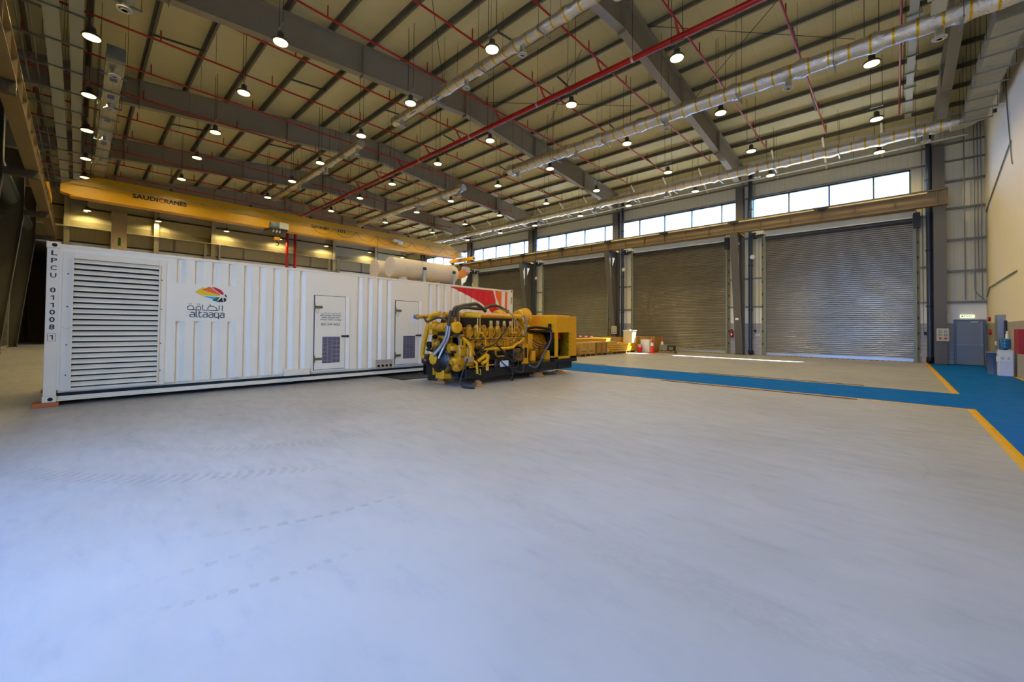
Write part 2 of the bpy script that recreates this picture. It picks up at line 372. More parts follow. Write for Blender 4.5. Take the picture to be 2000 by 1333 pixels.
def roller(i, a, b, yw, s, top=6.72, motor=True, nm=None):
    """s = -1: hangs on the inside of a wall whose inner face looks towards -y"""
    t = thing(nm or 'door_%d' % i, None, None, ((a+b)/2, yw, 0), kind='structure')
    y = yw + s*.1
    sl = MB()
    q = slats(a, b, 0, .16, top, )
    vs = [(v[0], y + (v[1] if s < 0 else -v[1]), v[2]) for v in q.v]; sl.add(vs, q.f); sl.build('curtain', M_sh, t)
    MB().box(a, b, y-.02, y+.02, .03, .17).build('bottom_bar', pbr('bottom_bar_alu', '#b7bdc9', .35, .5), t)
    for x0, x1 in ((a-.12, a), (b, b+.12)):
        MB().box(x0, x1, yw+s*.005, yw+s*.17, 0, top+.3).build('guide_rail', M_rail, t)
        m_ = MB(); e = x0-.11 if x0 < a else x1
        m_.box(e, e+.11, yw+s*.005, yw+s*.08, 0, top+.3); m_.build('side_angle', pbr('ochre_angle', '#8f7f4d', .6), t)
        for z in range(9): MB().box(e+.03, e+.07, yw+s*.08, yw+s*.13, .6+z*.72, .72+z*.72).build('fixing_lug', M_dark, t)
    MB().box(a-.12, b+.12, yw+s*.01, yw+s*.1, top+.13, top+.5).build('lintel_board', M_hood, t)
    MB().cyl((a, yw+s*.2, top+.04), (b, yw+s*.2, top+.04), .11, 16).build('barrel', pbr('barrel_dark', '#44454c', .4, .6), t)
    MB().box(a-.1, b+.1, yw+s*.02, yw+s*.34, top+.5, top+.6).build('header_channel', pbr('header_rust', '#7b6244', .6), t)
    if s > 0:
        MB().cyl((a-.1, yw+.55, top+.75), (b+.1, yw+.55, top+.75), .42, 24).build('coil_drum', pbr('daylight_navy_coil', '#27394c', .45, .2), t)  # navy carries the blue daylight on the drum
        MB().box(a-.1, b+.1, yw+.02, yw+.1, top+1.25, top+2.3).build('fascia_panel', M_dim, t)
        MB().box(a-.1, b+.1, yw+.02, yw+.3, top+1.18, top+1.25).build('fascia_edge', pbr('daylight_blue_edge', '#8fa9b4', .4), t)  # pale blue paints the daylight along the drum's top edge
    if motor:
        MB().box(a-.75, a-.45, yw+s*.05, yw+s*.4, top+.1, top+.42).cyl((a-.6, yw+s*.25, top+.26), (a-.1, yw+s*.25, top+.26), .07).build('drive_motor', M_dark, t)
        h = MB().tube([(a-.62, yw+s*.42, top-1.0), (a-.62, yw+s*.42, top+.2)], .012, 6)
        h.build('hand_chain', M_steel2, t)
        MB().lathe((a-.62, yw+s*.40, top-1.0), (0, -1 if s < 0 else 1, 0), [(0, .13), (.05, .13)], 18).build('chain_wheel', M_white, t)
        MB().box(b+.02, b+.26, yw+s*.18, yw+s*.42, top-.35, top+.35).build('gear_cover', M_dark, t)
    MB().box(a, b, yw+s*.01, yw+s*.2, .001, .02).build('threshold_strip', hz.mt, t)
    return t
for i, x in enumerate(FX[:5]):
    roller(i+1, x-8.2+1.3, x-.85, W, -1)
for i, x in enumerate(FX[2:5]):
    roller(i+6, x-8.2+1.1, x-1.0, WL, 1, motor=False)

# personnel door
M_door = pbr('slate_grey_door', '#807e7b', .35, .15, spot=.05)
M_dfr = pbr('door_frame_grey', '#686662', .4, .3)
t = thing('door_11', None, None, (2.4, W, 0), kind='structure')
MB().box(1.96, 2.02, W-.09, W, 0, 2.03).box(2.86, 2.92, W-.09, W, 0, 2.03).box(2.02, 2.86, W-.09, W, 1.97, 2.03).build('door_frame', M_dfr, t, .004)
leaf = MB().box(2.03, 2.85, W-.055, W-.01, .01, 1.96).build('door_leaf', M_door, t, .004)
MB().box(2.03, 2.85, W-.13, W-.10, .87, .91).box(2.04, 2.09, W-.12, W-.05, .86, .93).box(2.79, 2.84, W-.12, W-.05, .85, .94).build('push_bar', M_steel2, leaf)
MB().box(2.76, 2.80, W-.075, W-.055, .9, 1.9).build('vertical_rod', M_steel2, leaf)
MB().box(2.46, 2.68, W-.12, W-.055, 1.89, 1.94).build('door_closer', M_white, leaf); MB().box(2.25, 2.6, W-.11, W-.09, 1.955, 1.965).build('closer_arm', M_steel2, leaf)

# ================================================================== PORTAL FRAMES
rg_ = random.Random(3)
names_r = ['nearest the right wall', 'second from the right wall', 'third from the right wall', 'fourth from the right wall', 'fifth from the right wall', 'sixth from the right wall']
for k, X in enumerate(FX):
    # rafters
    t = thing('steel_rafter', 'long grey-brown tapered roof rafter %s' % names_r[k], 'roof beam', (X, RIDGE, zb(RIDGE)), 'main rafters under the roof')
    h = MB(); ys = [WL+.1, WL+3, 4, 8, RIDGE, 17, 21, W-3, W-.1]
    pts = [(y, zb(y), zt(y)-.002) for y in ys]
    pts[0] = (pts[0][0], 10.02, pts[0][2]); pts[-1] = (pts[-1][0], 10.02, pts[-1][2])
    for (y0, b0, t0), (y1, b1, t1) in zip(pts, pts[1:]):
        h.prism([(y0, b0), (y1, b1), (y1, t1), (y0, t0)], X-.008, X+.008, lambda u, v, w_: (w_, u, v))
    h.build('web', M_steel, t)
    for nm, idx, s_ in (('bottom_flange', 1, 1), ('top_flange', 2, -1)):
        q = MB()
        for p0, p1 in zip(pts, pts[1:]):
            q.prism([(p0[0], p0[idx]), (p1[0], p1[idx]), (p1[0], p1[idx]+.022*s_), (p0[0], p0[idx]+.022*s_)], X-.15, X+.15, lambda u, v, w_: (w_, u, v))
        q.build(nm, M_steel, t)
    for y in (1.6, 7.3, RIDGE, 17.6, 22.6):
        MB().box(X-.145, X+.145, y-.012, y+.012, zb(y)-.09, zt(y)).build('splice_plate', M_steel, t)
    # columns
    for side in (1, -1):
        yo = W-.12 if side > 0 else WL+.12; s = -side
        lab = ('grey steel column between roller shutters, %s' % names_r[k]) if side > 0 else ('dark steel column on the dim left wall, %s' % names_r[k])
        if k == 0 and side > 0: lab = 'grey steel column beside the exit door, with a push-button box'
        t = thing('steel_column', lab, 'column', (X, yo, 0), 'portal frame columns')
        zk, zu = (7.05, 7.08)
        if side < 0: zk = zu = 6.7
        yb, yk = (yo+s*.28, yo+s*.9) if side < 0 else (yo+s*.4, yo+s*1.55) if not (k == 0 and side > 0) else (yo+s*.75, yo+s*1.0)
        q = MB().prism([(yo, 0), (yb, 0), (yk, zk), (yo, zk)], X-.008, X+.008, lambda u, v, w_: (w_, u, v))
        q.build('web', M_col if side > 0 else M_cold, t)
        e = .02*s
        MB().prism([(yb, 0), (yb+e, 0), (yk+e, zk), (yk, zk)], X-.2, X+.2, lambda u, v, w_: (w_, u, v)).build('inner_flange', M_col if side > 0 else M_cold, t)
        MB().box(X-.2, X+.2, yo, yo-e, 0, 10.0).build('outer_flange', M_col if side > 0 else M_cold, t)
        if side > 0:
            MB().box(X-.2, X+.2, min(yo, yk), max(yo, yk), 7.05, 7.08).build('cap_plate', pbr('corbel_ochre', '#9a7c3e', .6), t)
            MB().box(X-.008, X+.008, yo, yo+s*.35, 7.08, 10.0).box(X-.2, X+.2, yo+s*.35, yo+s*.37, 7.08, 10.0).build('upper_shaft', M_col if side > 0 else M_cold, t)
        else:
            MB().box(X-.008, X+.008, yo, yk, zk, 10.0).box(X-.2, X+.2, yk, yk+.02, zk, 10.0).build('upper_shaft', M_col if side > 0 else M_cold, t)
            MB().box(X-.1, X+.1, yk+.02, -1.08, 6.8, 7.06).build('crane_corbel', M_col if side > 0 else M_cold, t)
        MB().box(X-.26, X+.26, yo-e, yb+s*.06, 0, .03).build('base_plate', M_dark, t)
# purlins
M_purl = pbr('purlin_galv', '#6c6859', .5, .35, spot=.12)
offs = [.35+1.5*i for i in range(11)]
py = sorted([RIDGE+o for o in offs if RIDGE+o < W-.3] + [RIDGE-o for o in offs if RIDGE-o > WL+.3])
for i, y in enumerate(py):
    dR = len(py)-1-i
    lab = 'thin roof purlin, %s from the roller shutter wall' % ORD[dR] if dR < 11 else 'thin roof purlin, %s from the dim left wall' % ORD[i]
    z = zt(y); s = 1 if y > RIDGE else -1
    q = MB().box(XE, XR, y-.004, y+.004, z, z+.2).box(XE, XR, min(y, y-s*.075), max(y, y-s*.075), z, z+.008).box(XE, XR, min(y, y+s*.075), max(y, y+s*.075), z+.192, z+.2)
    o = q.build('roof_purlin', M_purl, origin=(X, y, z)); tag(o, lab, 'roof purlin', 'purlins under the roof deck')
# short braces between purlins
M_brace = pbr('dark_purlin_strut', '#454843', .5, .3)
BR = [(x, j) for x in (-2.6, -10.8, -19, -27.2) for j in range(2, len(py)-2) if (j + int(-x)) % 3 == 0]
bays = {-2.6: 'bay nearest the right wall', -10.8: 'second bay from the right', -19: 'third bay from the right', -27.2: 'bay just before the crane'}
for x in (-2.6, -10.8, -19, -27.2):
    js = [j for (xx, j) in BR if xx == x]
    for q_, j in enumerate(js):
        y0, y1 = py[j], py[j+1]
        o = MB().bar((x, y0, zt(y0)-.02), (x, y1, zt(y1)-.02), .05, .06).build('purlin_strut', M_brace, origin=(x, y0, zt(y0)))
        tag(o, 'short dark roof strut, %s from the left in the %s' % (ORD[q_], bays[x]), 'roof strut', 'short struts between the purlins')
# thin cross bracing rods
for q_, (x0, x1, y0, y1) in enumerate(((-6.5, -1, 14, 19), (-6.5, -1, 19, 14), (-14.7, -9, 13.5, 18), (-14.7, -9, 18, 13.5), (-6.5, -1.2, 6, 11), (-14.7, -9, 11, 6))):
    o = MB().tube([(x0, y0, zt(y0)-.12), (x1, y1, zt(y1)-.12)], .012, 6).build('bracing_rod', M_dark, origin=(x0, y0, zt(y0)))
    tag(o, 'thin diagonal roof bracing rod %s' % ['rising away from the camera right of the third rafter', 'crossing the bracing rod right of the third rafter', 'between the second and third rafters, beyond the ridge', 'crossing the rod between second and third rafters', 'nearer the left wall in the right-hand bay', 'nearer the left wall in the second bay'][q_], 'bracing rod', 'roof bracing rods')
# wall girts and flange braces on the shutter wall
M_girt = pbr('wall_girt_steel', '#77766c', .5, .3)
for q_, z in enumerate((10.1, 9.3)):
    o = MB().box(XE, XR if q_ == 0 else XR, W-.13, W-.002, z-.03, z+.03).build('wall_girt', M_girt, origin=(0, W, z))
    tag(o, ['long thin grey wall rail high above the clerestory windows', 'long thin grey wall rail along the top of the clerestory windows'][q_], 'wall rail')
for q_, z in enumerate((8.35, 7.1, 5.65, 4.22, 2.82)):
    o = MB().box(1.6, XR, W-.13, W-.002, z-.045, z+.045).box(1.6, XR, W-.15, W-.13, z-.06, z-.03).build('wall_girt', M_girt, origin=(2.3, W, z))
    tag(o, 'short grey wall rail above the exit door, %s from the floor' % ORD[4-q_], 'wall rail', 'short rails right of the door column')
for q_, z in enumerate((6.9, 4.5, 2.82)):
    for k, X in enumerate(FX[:4]):
        a, b = (X-.85+.25, X-.18) if True else 0
        o = MB().box(a, b, W-.12, W-.002, z-.04, z+.04).build('wall_girt', M_girt, origin=((a+b)/2, W, z))
        tag(o, 'short wall rail left of the column %s, %s from the floor' % (names_r[k], ORD[2-q_]), 'wall rail', 'short rails left of the columns')
        if k < 3:
            o = MB().box(X-8.2+.18+0, X-8.2+1.05, W-.12, W-.002, z-.04, z+.04).build('wall_girt', M_girt, origin=(X-7.5, W, z))
            tag(o, 'short wall rail right of the column %s, %s from the floor' % (names_r[k+1], ORD[2-q_]), 'wall rail', 'short rails right of the columns')
for k, X in enumerate(FX[:5]):
    for j in range(3):
        x = X-1.9-j*2.2
        o = MB().bar((x, W-.1, 10.12), (x, W-1.75, 11.22), .08, .06).build('eaves_brace', pbr('pale_brace', '#d8d4c2', .5), origin=(x, W, 10.1))
        tag(o, 'short pale slanting brace above the windows, %s from the right wall' % ORD[k*3+j], 'brace', 'slanting eaves braces')
# far end wall steelwork
for q_, (z, lab) in enumerate(((9.87, 'long thin dark rail high on the far end wall above the lamp glow'), (7.36, 'long thin dark rail on the far end wall above the pale block work'))):
    o = MB().box(XE+.002, XE+.12, WL+.3, W-.3, z-.05, z+.05).build('wall_girt', M_dark, origin=(XE, 12, z)); tag(o, lab, 'wall rail')
t = thing('ledge_beam', 'pale deep channel beam along the far end wall lit by the lamps', 'beam', (XE, 12, 8.0))
MB().box(XE+.01, XE+.5, WL+.3, W-.3, 8.36, 8.42).build('top_flange', pbr('ledge_paint', '#c2bb9c', .5), t)
MB().box(XE+.01, XE+.05, WL+.3, W-.3, 8.42, 8.9).build('back_web', pbr('ledge_web', '#8b805b', .6), t)
for q_, (y, z0, z1, wd) in enumerate(((-.65, 0, 12, .3), (4.15, 0, 12, .3), (7.85, 0, 11.9, .3), (18.2, 0, 12, .3), (22.9, 0, 11.8, .3))):
    t = thing('end_wall_column', 'steel column on the far end wall, %s from the dim left wall' % ORD[q_], 'column', (XE+.2, y, 0), 'far end wall columns')
    MB().box(XE+.38, XE+.4, y-wd/2, y+wd/2, z0, z1).build('face_flange', pbr('end_column_paint', '#a59c7c', .5), t)
    MB().box(XE, XE+.38, y-.01, y+.01, z0, z1).build('web', M_steel, t)
    if q_ in (2, 3):
        MB().box(XE+.42, XE+.6, y-.65, y-.5, 0, 8.36).box(XE+.42, XE+.6, y+.35, y+.5, 0, 8.36).box(XE+.42, XE+.45, y-.5, y+.35, 0, 7.3).build('side_stanchion', M_steel, t)
for q_, y in enumerate((1.6, 5.35, 10.2, 16.0, 21.4)):
    o = MB().box(XE, XE+.1, y-.06, y+.06, 7.36, 8.36).build('wall_stud', M_steel, origin=(XE, y, 7.4)); tag(o, 'short upright under the far ledge beam, %s from the left' % ORD[q_], 'wall stud', 'uprights under the far ledge')
# crane runway beams
M_run = pbr('runway_beam_paint', '#84704f', .5, .1, spot=.1)
for side in (1, -1):
    yc = 26.15 if side > 0 else -1.25; s = -side
    t = thing('crane_runway_beam', 'long tan crane runway beam along the roller shutter wall below the windows' if side > 0 else 'long brown crane runway beam along the dim left wall', 'runway beam', (-20, yc, 7.08))
    x1 = 1.75 if side > 0 else 1.7
    ibeam(MB(), (XE+.6, yc, 7.44), (x1, yc, 7.44), .7, .34, .025, .014).build('beam', M_run, t)
    MB().box(XE+.6, x1, yc-.035, yc+.035, 7.79, 7.85).build('crane_rail', pbr('rail_steel', '#5d5a50', .4, .7), t)
    for k in range(int((x1-XE)/1.37)):
        x = x1-.35-k*1.37
        MB().box(x-.006, x+.006, yc-.16, yc+.16, 7.115, 7.765).build('stiffener', M_run, t)
    if side > 0:
        for k in range(10):
            xa = 1.1-k*4.1
            MB().box(xa-3.5, xa, yc+s*.2, yc+s*.24, 7.66, 7.72).build('conductor_bar', pbr('cream_conductor', '#d6c9a2', .4), t)
            MB().box(xa-3.95, xa-3.6, yc+s*.16, yc+s*.26, 7.62, 7.75).build('bar_joint', M_dark, t)

# ================================================================== HIGH BAY LAMPS
M_lens = bpy.data.materials.new('glowing_lamp_lens'); M_lens.use_nodes = True
b = M_lens.node_tree.nodes['Principled BSDF']; b.inputs['Base Color'].default_value = (.9, .85, .7, 1); b.inputs['Emission Color'].default_value = (1, .78, .36, 1); b.inputs['Emission Strength'].default_value = 2.6
M_hous = pbr('lamp_housing_grey', '#56534a', .5, .5)
M_rod = pbr('hanger_rod_dark', '#3a3a36', .5, .5)
LZ = 9.65
def make_lamp():
    t = thing('high_bay_lamp', '', 'ceiling lamp', (0, 0, LZ), 'high bay lamps hanging under the roof')
    MB().lathe((0, 0, LZ+.0), (0, 0, 1), [(0.03, .21), (.05, .225), (.09, .2), (.12, .1), (.14, .09), (.3, .085), (.34, .03)], 24).build('housing', M_hous, t)
    MB().lathe((0, 0, LZ), (0, 0, 1), [(0, .12), (.008, .185), (.03, .19)], 24).build('lens', M_lens, t)
    MB().box(-.19, .19, -.02, .02, LZ+.5, LZ+.54).tube([(0, 0, LZ+.34), (0, 0, LZ+.5)], .012, 6).build('bracket', M_steel2, t)
    for x in (-.17, .17): MB().cyl((x, 0, LZ+.52), (x, 0, LZ+1.52), .009, 6).build('hanger_rod', M_rod, t, origin=(x, 0, LZ+.52))
    return t
LX = [-.46, -4.75, -8.6, -12.9, -16.7, -21.05, -24.95, -29.3, -33.1, -37.4]
ROWS = [(.12, 'row beside the left cable trays', LX[3:9]), (3.86, 'row over the near container end', LX[1:9]), (8.2, 'row left of the first foil duct', LX), (12.24, 'row along the thick red pipe', LX),
        (16.5, 'row right of the long foil duct', LX), (21.0, 'second row from the shutter wall', LX), (25.0, 'row along the shutter wall', LX)]
def reach(o, y, z):
    for c in o.children:
        if c.name.startswith('hanger_rod'): c.scale.z = zt(y)+.2-(z+.52)
def spot(x, y, z, e=LAMP_W):
    l = bpy.data.lights.new('lamp_light', 'SPOT'); l.energy = e; l.color = LAMP_C; l.spot_size = math.radians(165); l.spot_blend = .5; l.shadow_soft_size = .15
    o = bpy.data.objects.new('lamp_light', l); COL.objects.link(o); o.location = (x, y, z-.03); return o
lamp0 = make_lamp(); first = True
sp_ = spot(0, 0, LZ); sp_.parent = lamp0; sp_.location = (0, 0, -.03)
for y, nm, xs in ROWS:
    for i, x in enumerate(xs):
        o = lamp0 if first else copy_tree(lamp0); first = False
        o.location = (x, y, LZ); reach(o, y, LZ); o['label'] = 'glowing round lamp, %s from the right in the %s' % (ORD[i], nm)
for i, y in enumerate((.33, 4.2, 8.7, 12.9, 17.2, 21.9, 26.0)):
    o = copy_tree(lamp0); o.location = (-42.2, y, LZ-.1)
    reach(o, y, LZ-.1); o['label'] = 'round lamp lighting the far end wall, %s from the left' % ORD[i]

# ================================================================== FOIL DUCTS
fo = NB('crinkled_foil')
fn = fo.noise(5, 8, .7, None, .6); f2 = fo.noise(22, 4, .6)
fo.b.inputs['Metallic'].default_value = .92
bandx = fo.m('LESS_THAN', fo.m('FRACT', fo.m('MULTIPLY', fo.x, 1/.47)), .11)
fc = fo.mix(fn, '#cfcdc8', '#e6e4e0'); fc = fo.mix(bandx, fc, '#d9ae12')
fo.bump(fo.m('ADD', fn, fo.m('MULTIPLY', f2, .35)), .55, .06)
fo.done(fc, fo.m('ADD', .1, fo.m('MULTIPLY', fn, .22)))
M_foil = fo.mt
fo = NB('taped_foil'); fn = fo.noise(4, 8, .7); fo.b.inputs['Metallic'].default_value = .75
bandx = fo.m('LESS_THAN', fo.m('FRACT', fo.m('MULTIPLY', fo.y, 1/.16)), .12)
fc = fo.mix(fn, '#a9a798', '#c6c4b4'); fc = fo.mix(fo.m('MULTIPLY', bandx, .55), fc, '#a08a2a'); fo.bump(fn, .5, .05); fo.done(fc, .32)
M_foil2 = fo.mt
M_foil3 = pbr('plain_foil', '#cfcdc0', .25, .85, spot=.2, scale=4, bump=.6)
M_blue = pbr('blue_label', '#2f55a4', .5)
M_ring = pbr('diffuser_white', '#c9c7be', .5)
def diffuser(t, x, y, z, r=.2):
    t = MB().cyl((x, y, z+.02), (x, y, z+.32), r*.6, 18).build('diffuser_neck', M_foil2, t)
    q = MB()
    for a, b_, h in ((r, r*.72, .0), (r*.62, r*.38, -.02)):
        q.lathe((x, y, z+h), (0, 0, 1), [(0, a), (.025, a*1.02), (.04, b_), (.0, b_)], 22)
    q.build('air_diffuser', M_ring, t)
    MB().lathe((x, y, z-.01), (0, 0, 1), [(0, r*.28), (.02, r*.28)], 14).build('diffuser_core', M_blk, t)
def round_duct(label, y, z, r, x0, x1, diffs, step=2.55, gap=(), hang=True, labels=(), group='foil wrapped air ducts'):
    t = thing('air_duct', label, 'air duct', ((x0+x1)/2, y, z), group)
    rr = random.Random(int(abs(x0*10))); n = int(abs(x1-x0)/.21); vs = []
    prof = []
    xs = [x0+(x1-x0)*i/n for i in range(n+1)]
    nd = 20; m_ = MB(); V = []
    for i, x in enumerate(xs):
        q = r*(1+rr.uniform(-.07, .05)); fl_ = ((x-x0) % 1.75)
        if fl_ < .22: q = r*1.2
        for k in range(nd):
            a = 2*PI*k/nd; qq = q*(1+rr.uniform(-.012, .012)); V.append((x, y+qq*math.cos(a), z+qq*math.sin(a)*.93))
    m_.add(V, [(i*nd+k, i*nd+(k+1) % nd, (i+1)*nd+(k+1) % nd, (i+1)*nd+k) for i in range(n) for k in range(nd)], True)
    m_.add(V[:nd], [tuple(range(nd))]); m_.add(V[-nd:], [tuple(range(nd))])
    m_.build('duct_body', M_foil, t)
    x = x0+.5
    while x < x1:
        MB().box(x-.02, x+.02, y-r-.12, y+r+.12, z-r-.06, z-r-.02).build('trapeze_channel', M_steel2, t)
        for s in (-1, 1): MB().cyl((x, y+s*(r+.1), z-r-.06), (x, y+s*(r+.1), zt(y)+.1), .006, 5).build('hanger_rod', M_rod, t)
        x += step
    for dx in diffs: diffuser(t, dx, y, z-r-.24, max(.13, r*.6))
    for lx in labels: MB().box(lx-.22, lx+.22, y-r*.5, y-r*.5+.005, z-r*.95-.0, z-r*.95+.12, Matrix.Translation((0, 0, -.0))).build('blue_sticker', M_blue, t)
    return t
round_duct('shiny round foil duct left of the thick red pipe, ending mid-roof', 9.1, 10.2, .18, -15.5, 1.5, (-14.9, -10.8, -8.2, -5.0), labels=(-14.0, -12.5))
round_duct('distant foil duct left of the thick red pipe, ending above the crane', 9.1, 10.2, .19, -31.0, -18.5, (-18.9, -22.5, -26.4))
round_duct('long bright foil duct crossing high over the floor with yellow tape rings', 15.2, 9.6, .25, -14.5, 2.6, (-13.9, -10.4, -6.3, -2.4, .9))
round_duct('distant foil duct beyond the long yellow-taped one', 15.2, 9.6, .22, -31.0, -18.2, (-18.6, -22.9, -27.2))
round_duct('longest foil duct running along the shutter wall above the windows', 24.2, 9.96, .26, -35.5, 1.75, (1.0, -5.2, -10, -15, -20, -25))
# square ducts over the container
def sq_duct(label, x0, x1, y, z, s, diffs, lab=()):
    t = thing('air_duct', label, 'air duct', ((x0+x1)/2, y, z), 'foil wrapped air ducts')
    rr = random.Random(5); V = []; n = int((x1-x0)/.4)
    m_ = MB()
    for i in range(n+1):
        x = x0+(x1-x0)*i/n; q = s/2*(1+rr.uniform(-.05, .05)); 
        V += [(x, y-q, z-q), (x, y+q, z-q), (x, y+q, z+q), (x, y-q, z+q)]
    m_.add(V, [(i*4+k, i*4+(k+1) % 4, (i+1)*4+(k+1) % 4, (i+1)*4+k) for i in range(n) for k in range(4)]); m_.add(V[:4], [(0, 1, 2, 3)]); m_.add(V[-4:], [(0, 1, 2, 3)])
    m_.build('duct_body', M_foil2, t)
    MB().box(x1, x1+.22, y-s/2, y+s/2, z-s/2, z+s/2).build('end_cap', M_steel2, t)
    x = x1-.9
    while x > x0:
        MB().box(x-.02, x+.02, y-s/2-.12, y+s/2+.12, z-s/2-.05, z-s/2-.01).build('trapeze_channel', M_steel2, t)
        for k in (-1, 1): MB().cyl((x, y+k*(s/2+.1), z-s/2-.05), (x, y+k*(s/2+.1), zt(y)+.1), .006, 5).build('hanger_rod', M_rod, t)
        x -= 1.35
    for dx in diffs: diffuser(t, dx, y, z-s/2-.2, .16)
    for lx in lab: MB().box(lx-.18, lx+.18, y-.09, y+.09, z-s/2-.006, z-s/2).build('blue_sticker', M_blue, t)
    return t
sq_duct('square taped foil duct running away over the left end of the container', -34, -17.4, .65, 9.7, .42, (-17.9, -20.8, -24.6, -28), (-18.6, -20.1, -22.5, -25.6))
sq_duct('square foil duct stub at the top edge, left of the hanging lamps', -14.2, -9, .65, 9.7, .42, (-13.9,), (-13.3,))
# duct along the right wall, its elbow and the riser on the far wall
t = thing('air_duct', 'wide flat foil duct along the top of the beige right wall', 'air duct', (2.35, 20, 9.9), 'foil wrapped air ducts')
rr = random.Random(9); V = []; n = 30
for i in range(n+1):
    y = 16.6+(24.0-16.6)*i/n; q = .3*(1+rr.uniform(-.06, .06)); V += [(2.32-q, y, 9.95-.2*rr.uniform(.9, 1.15)), (2.32+q, y, 9.95-.2*rr.uniform(.9, 1.15)), (2.32+q, y, 10.3), (2.32-q, y, 10.3)]
m_ = MB().add(V, [(i*4+k, i*4+(k+1) % 4, (i+1)*4+(k+1) % 4, (i+1)*4+k) for i in range(n) for k in range(4)]); m_.add(V[:4], [(0, 1, 2, 3)]); m_.add(V[-4:], [(0, 1, 2, 3)])
m_.tube([(2.32, 23.7, 10.05), (2.25, 24.05, 10.0), (2.0, 24.2, 9.97), (1.7, 24.2, 9.96)], .31, 14)
m_.build('duct_body', M_foil2, t)
for i in range(7):
    y = 17.3+i*1.05
    MB().box(1.9, 2.78, y-.02, y+.02, 9.66, 9.7).build('trapeze_channel', M_steel2, t)
    for x in (1.93, 2.76): MB().cyl((x, y, 9.68), (x, y, zt(y)), .006, 5).build('hanger_rod', M_rod, t)
t = thing('air_duct', 'upright foil duct with a green mark on the far end wall', 'air duct', (XE+.6, 2.15, 0), 'foil wrapped air ducts')
V = []; rr = random.Random(2)
for i in range(24):
    z = 9.8*i/23; q = .43*(1+rr.uniform(-.04, .04)); V += [(XE+.15, 2.0-q, z), (XE+.8, 2.0-q, z), (XE+.8, 2.0+q, z), (XE+.15, 2.0+q, z)]
m_ = MB().add(V, [(i*4+k, i*4+(k+1) % 4, (i+1)*4+(k+1) % 4, (i+1)*4+k) for i in range(23) for k in range(4)]); m_.add(V[-4:], [(0, 1, 2, 3)])
m_.build('duct_body', M_foil3, t)
MB().box(XE+.81, XE+.82, 1.95, 2.1, 7.3, 7.9).build('green_mark', pbr('green_mark', '#2f8a36', .5), t)
o = MB().box(XE+.02, XE+.5, -.5, .35, 9.5, 10.7).build('louvred_air_box', M_foil3, origin=(XE+.6, 0, 10)); tag(o, 'lit louvred air box high in the left corner of the far end wall', 'air box')

# ================================================================== SPRINKLER PIPES
M_red = pbr('red_sprinkler_paint', '#a3120c', .35, .1, spot=.08)
M_clamp = pbr('pipe_clamp', '#b9b4a4', .4, .5)
t = thing('sprinkler_main_pipe', 'thick bright red main pipe running the length of the roof', 'red pipe', (-18, 12.45, 10.45))
MB().cyl((XE+.5, 12.45, 10.45), (2.9, 12.45, 10.45), .095, 14).build('pipe', M_red, t)
for i in range(11):
    x = 1.9-i*4.1
    MB().cyl((x-.04, 12.45, 10.45), (x+.04, 12.45, 10.45), .105, 14).build('pipe_clamp', M_clamp, t)
    MB().cyl((x, 12.45, 10.5), (x, 12.45, zt(12.45)), .008, 5).build('hanger_rod', M_rod, t)
BX = [.2, -2.3, -4.75, -7.45, -9.95, -12.45, -15.1, -17.6, -20.2, -22.7, -25.3, -27.9, -30.5, -33.1, -35.8, -38.4]
for i, x in enumerate(BX):
    t = thing('sprinkler_branch_pipe', 'thin red sprinkler pipe crossing the roof, %s from the right wall' % ORD[i], 'red pipe', (x, 12.45, 10.82), 'thin red sprinkler branch pipes')
    q = MB().cyl((x, -1.6, 10.82), (x, 24.0, 10.82), .032, 8)
    if x in BX: q.tube([(x, 12.8, 10.82), (x, 12.8, 10.6), (x, 12.62, 10.47)], .035, 8).tube([(x, 12.1, 10.82), (x, 12.25, 10.6), (x, 12.4, 10.5)], .035, 8)
    q.build('pipe', M_red, t)
    for y in (-1.4, 1.7, 5.0, 8.6, 11.6, 14.2, 17.9, 21.4, 23.95):
        MB().cyl((x, y, 10.82), (x, y, 11.17), .02, 8).cyl((x, y, 11.17), (x, y, 11.21), .012, 6).build('sprinkler_head', M_red, t)
    for y in (3.2, 10, 16.2, 22.6): MB().cyl((x, y, 10.86), (x, y, zt(y)), .006, 5).build('hanger_rod', M_rod, t)
for i, (y, z0) in enumerate(((13.6, 3.0), (14.3, 6.0))):
    t = thing('sprinkler_riser', 'upright red riser pipe on the far end wall, %s' % ('left and longer', 'right and shorter')[i], 'red pipe', (XE+.6, y, z0), 'red riser pipes')
    MB().cyl((XE+.65, y, z0), (XE+.65, y, 10.4), .13, 12).build('pipe', M_red, t); MB().cyl((XE+.65, y, z0+2.2*(1-i)), (XE+.65, y, z0+2.2*(1-i)+.25), .19, 12).build('coupling', M_red, t)
